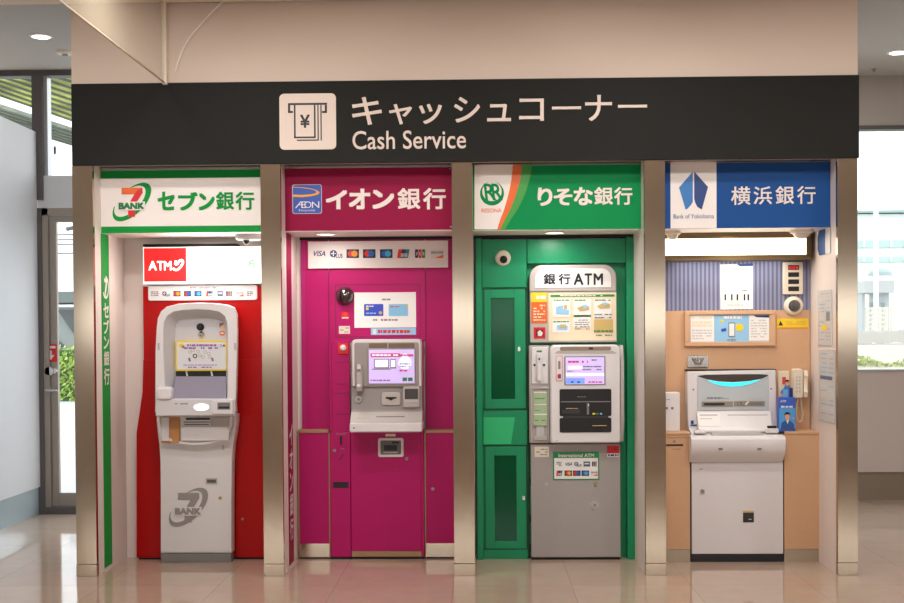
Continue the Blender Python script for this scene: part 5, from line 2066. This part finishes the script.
m.box(xk0, xk1, .33, .375, pz[1] - .004, pz[1] + .014, ATMW, .004)
for i in range(3):
    m.box(xk0 + .01 + i * .018, xk0 + .022 + i * .018, .34, .36, pz[1] + .014, pz[1] + .017, LGREY, .001)
m.build('keypad', shf)
m = M()
m.pf(690.8, 420.5, 693.6, 424, YX, BLUES, .002)
m.pf(690.5, 424.5, 697.3, 426, YX, BLUES, .002)
m.build('blue_mark', up)
m = M()
for a, b_ in ((693.4, 389.5), (771.2, 388.8)):
    m.pc(a, b_, .9, YX, GREY, .002, 10)
m.build('screws', up)

# wall switch plate
t = thing('wall_switch', 'cream switch plate with red lamp behind the blue leaflet stand', 'switch', (W(784, 398, Y4)[0], Y4, W(784, 398, Y4)[1]))
M().pb(778.3, 371, 789.3, 398, Y4 - .008, Y4 - .0005, CREAMPL, .002).build('plate', t)
M().pb(782.4, 377, 786, 384, Y4 - .013, Y4 - .008, mat('switch_red', (190, 60, 30), .3, emit=.25), .001).build('lamp', t)

# wall telephone
YTel = .47
t = thing('wall_telephone', 'white wall telephone with hanging looped cord on the tan wall', 'telephone', (W(800, 398, YTel)[0], .5, W(800, 398, YTel)[1]))
m = M()
m.pr(793.6, 369, 803.2, 398, YTel, Y4 - .001, CREAMPL, .012, .005)
bo = m.build('body', t)
m = M()
for k in range(5):
    for j in range(2):
        m.pf(796 + j * 3, 376 + k * 3.6, 797.4 + j * 3, 378 + k * 3.6, YTel, LGREY, .002)
m.build('keys', bo)
m = M()
xh0, xh1 = W(803.6, 380, YTel)[0], W(807.4, 380, YTel)[0]
z1_, z0_ = W(805, 370.5, YTel)[1], W(805, 397, YTel)[1]
m.loft([[(xa_, y_, z) for xa_, y_ in ((xh0, YTel + .04 - e), (xh0, YTel - .012 - e), (xh1 - .004, YTel - .016 - e), (xh1, YTel - .008 - e), (xh1, YTel + .04 - e))] for z, e in ((z0_, 0), (z0_ + .03, .008), (z0_ + .045, 0), (z1_ - .045, 0), (z1_ - .03, .008), (z1_, 0))], CREAMPL)
hs = m.build('handset', t)
m = M()
m.box(xh1 - .0005, xh1 + .003, YTel + .01, YTel + .02, z0_ + .01, z1_ - .01, mat('teal_line', (120, 190, 180), .4))
m.build('side_stripe', hs)
m = M()
pts = []
P0 = [(798.5, 398.5), (797.2, 405), (796.8, 413), (797.5, 419.5), (799.8, 422.3), (802.2, 420), (803, 413), (801.5, 405), (801, 398)]
cp = [W(a, b_, YTel + .02) for a, b_ in P0]
N = 220
for i in range(N + 1):
    s_ = i / N * (len(cp) - 1)
    k = min(int(s_), len(cp) - 2)
    f_ = s_ - k
    x = cp[k][0] + (cp[k + 1][0] - cp[k][0]) * f_
    z = cp[k][1] + (cp[k + 1][1] - cp[k][1]) * f_
    a_ = i * .9
    pts.append((x + .0035 * math.cos(a_), YTel + .025 + .0035 * math.sin(a_), z))
m.tube(pts, .0024, CREAMPL, 5)
m.build('cord', t)

# blue leaflet stand
YB4 = .365
zc4 = zc
t = thing('leaflet_stand', 'blue leaflet stand with cut-out printed figure on the right tan counter', 'leaflet stand', (W(788, 431, YB4)[0], YB4 + .02, zc4))
m = M()
bx0, bx1 = W(778.7, 410, YB4)[0], W(795.6, 410, YB4)[0]
zt4 = W(787, 397.5, YB4)[1]
LB = mat('leaflet_blue', (52, 96, 196), .4)
LB2 = mat('leaflet_sky_blue', (80, 160, 226), .4)
m.box(bx0, bx1, YB4, YB4 + .045, zc4, zt4, LB, .002)
bd = m.build('box', t)
m = M()
m.pf(779.2, 408, 795.2, 429.5, YB4, LB2)
m.pt('ATM', 780.3, 400, 786, 402.5, YB4, WHITE, .02)
m.lines(781, 405, 793, 408.5, YB4, WHITE, 1, .5)
m.ps([(780.5, 429.5), (781.5, 423), (785, 420.5), (790, 420.5), (793.5, 423.5), (794.5, 429.5)], YB4 - .0015, mat('jacket_blue', (40, 84, 150), .5))
m.ps([(786, 420), (789, 420), (787.6, 424)], YB4 - .003, WHITE)
m.pc(787.3, 416.6, 2.4, YB4 - .003, SKIN, .0015, 16, ry=3.4)
m.ps([(784.6, 416), (784.8, 413), (787.3, 411.8), (789.9, 413), (790, 416), (789.3, 414.4), (785.4, 414.4)], YB4 - .0045, mat('hair_black', (30, 24, 24), .5))
m.pc(793.5, 418.5, 1, YB4 - .003, SKIN, .001, 10)
m.build('print', bd)
m = M()
YQ4 = YB4 + .03
fig = [(780.5, 398), (780, 394), (781.5, 390.5), (784.3, 388), (785.2, 385.5), (785, 381.8), (787, 379.6), (789.3, 381.2), (789.3, 385), (790, 387.2), (792.5, 388), (793, 398)]
m.prism([W(a, b_, YQ4) for a, b_ in fig], YQ4, YQ4 + .004, mat('shirt_blue', (70, 120, 190), .5))
fo = m.build('cutout_figure', t)
m = M()
m.pc(787.2, 383.3, 1.9, YQ4, SKIN, .001, 14, ry=2.6)
m.ps([(785.2, 382.6), (785.6, 380.2), (787.2, 379.5), (788.9, 380.4), (789.2, 382.6), (788.4, 381.6), (786, 381.6)], YQ4 - .001, mat('hair_black', (30, 24, 24), .5))
m.pf(789.3, 388, 792.8, 397.5, YQ4, NAVY)
m.pc(781.2, 395, 1.6, YQ4, SKIN, .001, 10)
m.pf(783, 389.5, 788, 397, YQ4, mat('shirt_light_blue', (110, 170, 220), .5), .001)
m.build('print', fo)

# ------------------------------------------------------------------ outside, left: paving, hedge, canopy, posts
PAVE = mat('pale_paving', (182, 186, 188), .8, grain=.05)
struct('pavement', M().box(-30, 30, YBACK_R + .2, 60, -.14, -.04, PAVE), 'pale sunlit paving outside the glazing', 'pavement')
LEAF = mat('hedge_leaf', (140, 178, 60), .5, grain=.2)
LEAF2 = mat('hedge_leaf_yellow', (196, 206, 96), .5, grain=.2)
YHg = 17.4
hx0_, hz0_ = W(30, 404, YHg)
hx1_, hz1_ = W(76, 346, YHg)
m = M()
m.box(hx0_ - 1.5, hx1_ + 1.5, YHg + .12, YHg + .6, -.04, hz1_ - .08, mat('hedge_inner', (60, 90, 30), .8))
for i in range(3600):
    x = random.uniform(hx0_ - 1.6, hx1_ + 1.6)
    z = random.uniform(-.02, hz1_ + random.uniform(-.06, .03))
    y = YHg + random.uniform(0, .16) if z < hz1_ - .12 else YHg + random.uniform(0, .65)
    a = Vector((random.uniform(-1, 1), random.uniform(-1, .2), random.uniform(-.6, 1))).normalized()
    b_ = a.orthogonal().normalized()
    c_ = a.cross(b_)
    s_ = random.uniform(.03, .06)
    vv = [m.bm.verts.new(Vector((x, y, z)) + b_ * s_ * u + c_ * s_ * v * .6) for u, v in ((-1, 0), (0, -1), (1, 0), (0, 1))]
    m.face(vv, m.mi(LEAF if random.random() < .6 else LEAF2))
tag(m.build('hedge', smooth=False), 'clipped yellow green hedge seen through the glass door', 'hedge')
# low white rail in front of the hedge
t = thing('railing', 'low white railing in front of the hedge outside the glass door', 'railing', (W(60, 420, 12)[0], 12, -.04))
for py in (413, 423):
    z = W(66, py, 12)[1]
    M().tube([(hx0_ - 1, 12, z), (hx1_ + 1, 12, z)], .02, mat('white_rail_paint', (236, 238, 238), .4), 8).build('rail', t)
zt = W(66, 411, 12)[1]
for k in range(4):
    x = hx0_ - .9 + k * (hx1_ - hx0_ + 1.8) / 3
    M().cyl((x, 12, -.04), (x, 12, zt), .018, mat('white_rail_paint', (236, 238, 238), .4), 10).build('post', t)
# dark parked bicycle-shelter frame shapes: slanted struts and beams
DK = mat('dark_steel_paint', (70, 74, 78), .45)
SHG = mat('shelter_grey_panel', (138, 144, 142), .5)
YS_ = 19.5
t = thing('shelter', 'grey roadside shelter with dark fascia and diagonal strut beyond the hedge', 'shelter', (W(66, 320, YS_)[0], YS_, -.04))
xa, xb = W(20, 320, YS_)[0], W(110, 320, YS_)[0]
zz = lambda py: W(66, py, YS_)[1]
M().box(xa, xb, YS_, YS_ + 1.5, -.04, zz(307), SHG).build('wall', t)
M().box(xa - .1, xb + .1, YS_ - .3, YS_ + 1.6, zz(303), zz(292), mat('fascia_grey', (96, 104, 104), .5)).build('fascia', t)
m = M()
for px in (22, 108):
    x = W(px, 300, YS_)[0]
    m = M()
    m.box(x - .05, x + .05, YS_ + .2, YS_ + .3, zz(307.5), zz(303), DK)
    m.build('roof_post', t)
m = M()
m.prism([W(a, b_, YS_ - .02) for a, b_ in ((58, 310), (75, 310), (75, 335))], YS_ - .06, YS_ - .001, DK)
m.build('upper_brace', t)
m = M()
m.prism([W(a, b_, YS_ - .02) for a, b_ in ((58, 340), (66, 346.5), (58, 348))], YS_ - .06, YS_ - .001, DK)
m.build('lower_brace', t)
t = thing('overhead_gantry', 'dark overhead gantry of thin bars high beyond the hedge', 'gantry', (W(66, 240, 24)[0], 24, -.04))
for y in (235, 240, 244.5, 253.5):
    p0, p1 = W(30, y, 24), W(100, y - .5, 24)
    M().box(p0[0], p1[0], 24, 24.08, p0[1] - .012, p0[1] + .014, DK).build('bar', t)
for px in (30.5, 99.5):
    x = W(px, 240, 24)[0]
    M().box(x - .05, x + .05, 24.09, 24.2, -.04, W(66, 226, 24)[1], DK).build('post', t)
p0, p1 = W(66, 229, 24), W(99, 222, 24)
M().tube([(p0[0], 24.04, p0[1]), (p1[0], 24.04, p1[1])], .05, DK, 8).build('arm', t)

# canopy roof over the path, ribbed, seen from below through the high window
RIB = mat('ribbed_canopy', (150, 160, 110), .35)
nt = RIB.node_tree
b = nt.nodes['Principled BSDF']
tc = nt.nodes.new('ShaderNodeTexCoord')
wv = nt.nodes.new('ShaderNodeTexWave')
wv.bands_direction = 'Y'
wv.inputs['Scale'].default_value = 2.2
wv.inputs['Distortion'].default_value = 1.2
cr = nt.nodes.new('ShaderNodeValToRGB')
cr.color_ramp.elements[0].color = (lin(96), lin(108), lin(88), 1)
cr.color_ramp.elements[1].color = (lin(206), lin(210), lin(160), 1)
ns = nt.nodes.new('ShaderNodeTexNoise')
ns.inputs['Scale'].default_value = .9
mx = nt.nodes.new('ShaderNodeMix')
mx.data_type = 'RGBA'
mx.blend_type = 'MULTIPLY'
mx.inputs[0].default_value = .5
nt.links.new(tc.outputs['Object'], wv.inputs['Vector'])
nt.links.new(tc.outputs['Object'], ns.inputs['Vector'])
nt.links.new(wv.outputs['Fac'], cr.inputs[0])
nt.links.new(cr.outputs[0], mx.inputs[6])
nt.links.new(ns.outputs['Color'], mx.inputs[7])
nt.links.new(mx.outputs[2], b.inputs['Base Color'])
ZCAN = 4.3
def translucent(name, rgb, keep):
    m = bpy.data.materials.new(name)
    m.use_nodes = True
    nt = m.node_tree
    b = nt.nodes['Principled BSDF']
    b.inputs['Roughness'].default_value = .5
    out = nt.nodes['Material Output']
    tl = nt.nodes.new('ShaderNodeBsdfTranslucent')
    ns = nt.nodes.new('ShaderNodeTexNoise')
    ns.inputs['Scale'].default_value = 1.1
    cr = nt.nodes.new('ShaderNodeValToRGB')
    cr.color_ramp.elements[0].position = .35
    cr.color_ramp.elements[1].position = .65
    cr.color_ramp.elements[0].color = tuple(lin(v * .72) for v in rgb) + (1,)
    cr.color_ramp.elements[1].color = tuple(lin(v) for v in rgb) + (1,)
    tc = nt.nodes.new('ShaderNodeTexCoord')
    nt.links.new(tc.outputs['Object'], ns.inputs['Vector'])
    nt.links.new(ns.outputs['Fac'], cr.inputs[0])
    nt.links.new(cr.outputs[0], b.inputs['Base Color'])
    nt.links.new(cr.outputs[0], tl.inputs['Color'])
    mxs = nt.nodes.new('ShaderNodeMixShader')
    mxs.inputs[0].default_value = keep
    nt.links.new(b.outputs[0], mxs.inputs[1])
    nt.links.new(tl.outputs[0], mxs.inputs[2])
    nt.links.new(mxs.outputs[0], out.inputs[0])
    return m
RIBA = translucent('canopy_sheet_foliage_tint', (224, 228, 150), .6)  # green of reflected foliage put into the sheet colour
RIBB = translucent('grey_canopy_sheet', (166, 172, 158), .4)
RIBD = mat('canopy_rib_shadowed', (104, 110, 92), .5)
pc0 = H(40, 105, ZCAN)
t = thing('canopy', 'ribbed translucent canopy roof seen through the high window', 'canopy', (pc0[0], pc0[1], ZCAN))
def sheet(l0, l1, n_, mt, name):
    """ribbed sheet between two long edges given at the two ends"""
    m = M()
    A0, A1 = Vector(H(-60, l0[0], ZCAN)), Vector(H(140, l0[1], ZCAN))
    B0, B1 = Vector(H(-60, l1[0], ZCAN)), Vector(H(140, l1[1], ZCAN))
    for i in range(n_):
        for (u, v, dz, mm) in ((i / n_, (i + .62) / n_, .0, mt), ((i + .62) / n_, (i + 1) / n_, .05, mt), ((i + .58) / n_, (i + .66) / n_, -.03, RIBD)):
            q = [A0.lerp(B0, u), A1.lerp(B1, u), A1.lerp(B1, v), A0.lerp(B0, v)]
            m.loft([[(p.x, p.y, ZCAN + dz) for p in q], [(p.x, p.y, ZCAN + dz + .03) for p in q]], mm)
    m.build(name, t)
sheet((30, 90), (75, 145), 9, RIBA, 'roof_sheet')
sheet((88, 153), (104, 166), 5, RIBB, 'roof_sheet')
for x_ in (pc0[0] - 2.6, pc0[0] + 1.6):
    M().box(x_, x_ + .1, pc0[1] + .2, pc0[1] + .3, -.04, ZCAN - .005, mat('canopy_post_paint', (210, 212, 212), .5)).build('post', t)
# far white building with small dark window
t = thing('building', 'white building with one small dark opening seen through the high window', 'building', (-7, 26, -.04))
zb_ = W(60, 132, 25)[1]
xb0, xb1 = W(20, 150, 25)[0], W(110, 150, 25)[0]
M().box(xb0 - 3, xb1 + 1, 25, 29, -.04, zb_, mat('building_white_render', (246, 248, 250), .6)).build('wall', t)
m = M()
m.pr(53.5, 146, 56, 154.5, 24.99, 25, mat('opening_dark', (60, 66, 80), .5), .05)
m.build('opening', t)
m = M()
m.box(xb0 - 3.1, xb1 + 1.1, 24.9, 29.1, zb_, zb_ + .1, FRM)
m.build('roof', t)

# outside, right: pale office building, pole, railings, kerb planting
PB = mat('pale_facade', (196, 200, 198), .6)
PG = mat('pale_green_glass_band', (160, 188, 180), .4)
YO_ = 32
zl = lambda py, Y=YO_: W(880, py, Y)[1]
bx0, bx1 = W(840, 280, YO_)[0], W(1010, 280, YO_)[0]
t = thing('office_building', 'pale office building with green window bands outside the right window', 'building', ((bx0 + bx1) / 2, YO_ + 3, -.04))
M().box(bx0, bx1, YO_, YO_ + 6, -.04, zl(214), PB).build('wall', t)
for y0_, y1_ in ((240.5, 247.5), (257, 262)):
    m = M()
    m.box(bx0 + .2, bx1 - .2, YO_ - .03, YO_, zl(y1_), zl(y0_), PG)
    for k in range(12):
        x = bx0 + .3 + (bx1 - bx0 - .6) * k / 11
        m.box(x - .04, x + .04, YO_ - .06, YO_, zl(y1_), zl(y0_), PB)
    m.build('window_band', t)
m = M()
m.box(bx0 - .1, bx1 + .1, YO_ - .15, YO_ + 6.1, zl(213), zl(210.5), mat('parapet_grey', (130, 156, 150), .5))
m.build('parapet', t)
xd, zd_ = W(880, 272, YO_ - 3)
M().lathe((xd, YO_ - 3, zd_ - .1), (0, 0, 1), [(.33, 0), (.31, .09), (.24, .16), (.12, .2), (0, .21)], mat('dome_roof_grey', (140, 156, 156), .5)).build('dome_roof', t)
M().cyl((xd, YO_ - 3, -.04), (xd, YO_ - 3, zd_ - .1), .31, PB, 20).build('turret', t)
# lower wing in front
YL_ = 22
t = thing('low_building', 'low pale annex with flat roof in front of the office building', 'building', (W(890, 300, YL_)[0], YL_ + 2, -.04))
xa, xb = W(862, 300, YL_)[0], W(889, 300, YL_)[0]
zz = lambda py: W(885, py, YL_)[1]
M().box(xa, xb, YL_, YL_ + 4, -.04, zz(293), mat('annex_grey_wall', (158, 164, 164), .6)).build('wall', t)
M().box(xa - .03, xb + .02, YL_ - .3, YL_ + 4, zz(293), zz(281), mat('annex_roof_grey', (166, 168, 166), .6)).build('roof', t)
m = M()
for k in range(3):
    x = xa + .17 + k * .13
    m.box(x, x + .08, YL_ - .02, YL_, zz(307), zz(302.5), mat('annex_window', (120, 130, 132), .5))
m.build('windows', t)
# pole
x, _ = W(876, 250, 16)
tag(M().cyl((x, 16, -.04), (x, 16, W(876, 211, 16)[1]), .045, mat('pole_grey', (198, 202, 202), .5), 10).build('flag_pole'), 'slim grey pole standing outside the right window', 'pole')
# railing
YRl = 12
t = thing('railing', 'white railing with slim balusters outside the right window', 'railing', (W(890, 340, YRl)[0], YRl, -.04))
xa, xb = W(866, 330, YRl)[0], W(891, 330, YRl)[0]
for py in (308.5, 313, 317.5, 322, 326.5):
    z = W(885, py, YRl)[1]
    M().box(xa, xb, YRl, YRl + .04, z - .012, z + .012, mat('cream_rail_paint', (206, 202, 188), .4)).build('rail', t)
for k in range(5):
    x = xa + (xb - xa) * k / 4
    M().box(x, x + .05, YRl + .006, YRl + .05, -.04, W(885, 307 if 0 < k < 4 else 294, YRl)[1], mat('cream_rail_paint', (206, 202, 188), .4)).build('post', t)
# low earth bank with stones
m = M()
YE_ = 10
xa, xb = W(840, 340, YE_)[0], W(960, 340, YE_)[0]
ze = W(880, 331, YE_)[1]
n_ = 24
rows = []
for j in range(5):
    rows.append([(xa + (xb - xa) * i / n_, YE_ - .15 + .12 * j, (W(880, 343, YE_)[1]) + (ze - W(880, 343, YE_)[1]) * min(1, j / 3) + random.uniform(-.02, .02)) for i in range(n_ + 1)])
m.loft(rows, mat('pale_earth', (150, 146, 138), .9, grain=.3), cap0=False, cap1=False, closed=False)
tag(m.build('earth_bank'), 'pale earth bank below the railing outside the right window', 'bank', kind='structure')
# sloping pale ground between window and bank
m = M()
g0, g1 = W(880, 344, YE_)[1], W(880, 372, 4.2)[1]
m.loft([[(2.0, 4.2, g1), (2.0, YE_, g0), (2.0, YE_, -.03), (2.0, 4.2, -.03)], [(xb, 4.2, g1), (xb, YE_, g0), (xb, YE_, -.03), (xb, 4.2, -.03)]], mat('pale_ground', (172, 168, 152), .9, grain=.1))
tag(m.build('terrain'), 'pale sloping ground outside the right window', 'ground', kind='structure')
m = M()
for i in range(420):
    x = random.uniform(W(857, 360, 5)[0], W(920, 360, 5)[0])
    y = random.uniform(4.9, 5.4)
    z = g1 + (g0 - g1) * (y - 4.2) / (YE_ - 4.2) + random.uniform(0, .05) * (1 + math.sin(x * 9))
    a = Vector((random.uniform(-1, 1), random.uniform(-1, .2), random.uniform(-.6, 1))).normalized()
    b_ = a.orthogonal().normalized()
    c_ = a.cross(b_)
    s_ = random.uniform(.012, .03)
    vv = [m.bm.verts.new(Vector((x, y, z)) + b_ * s_ * u + c_ * s_ * v * .6) for u, v in ((-1, 0), (0, -1), (1, 0), (0, 1))]
    m.face(vv, m.mi(mat('pale_leaf', (170, 180, 116), .6)))
tag(m.build('ground_cover', smooth=False), 'pale yellow green ground cover along the foot of the right window', 'plants', kind='stuff')
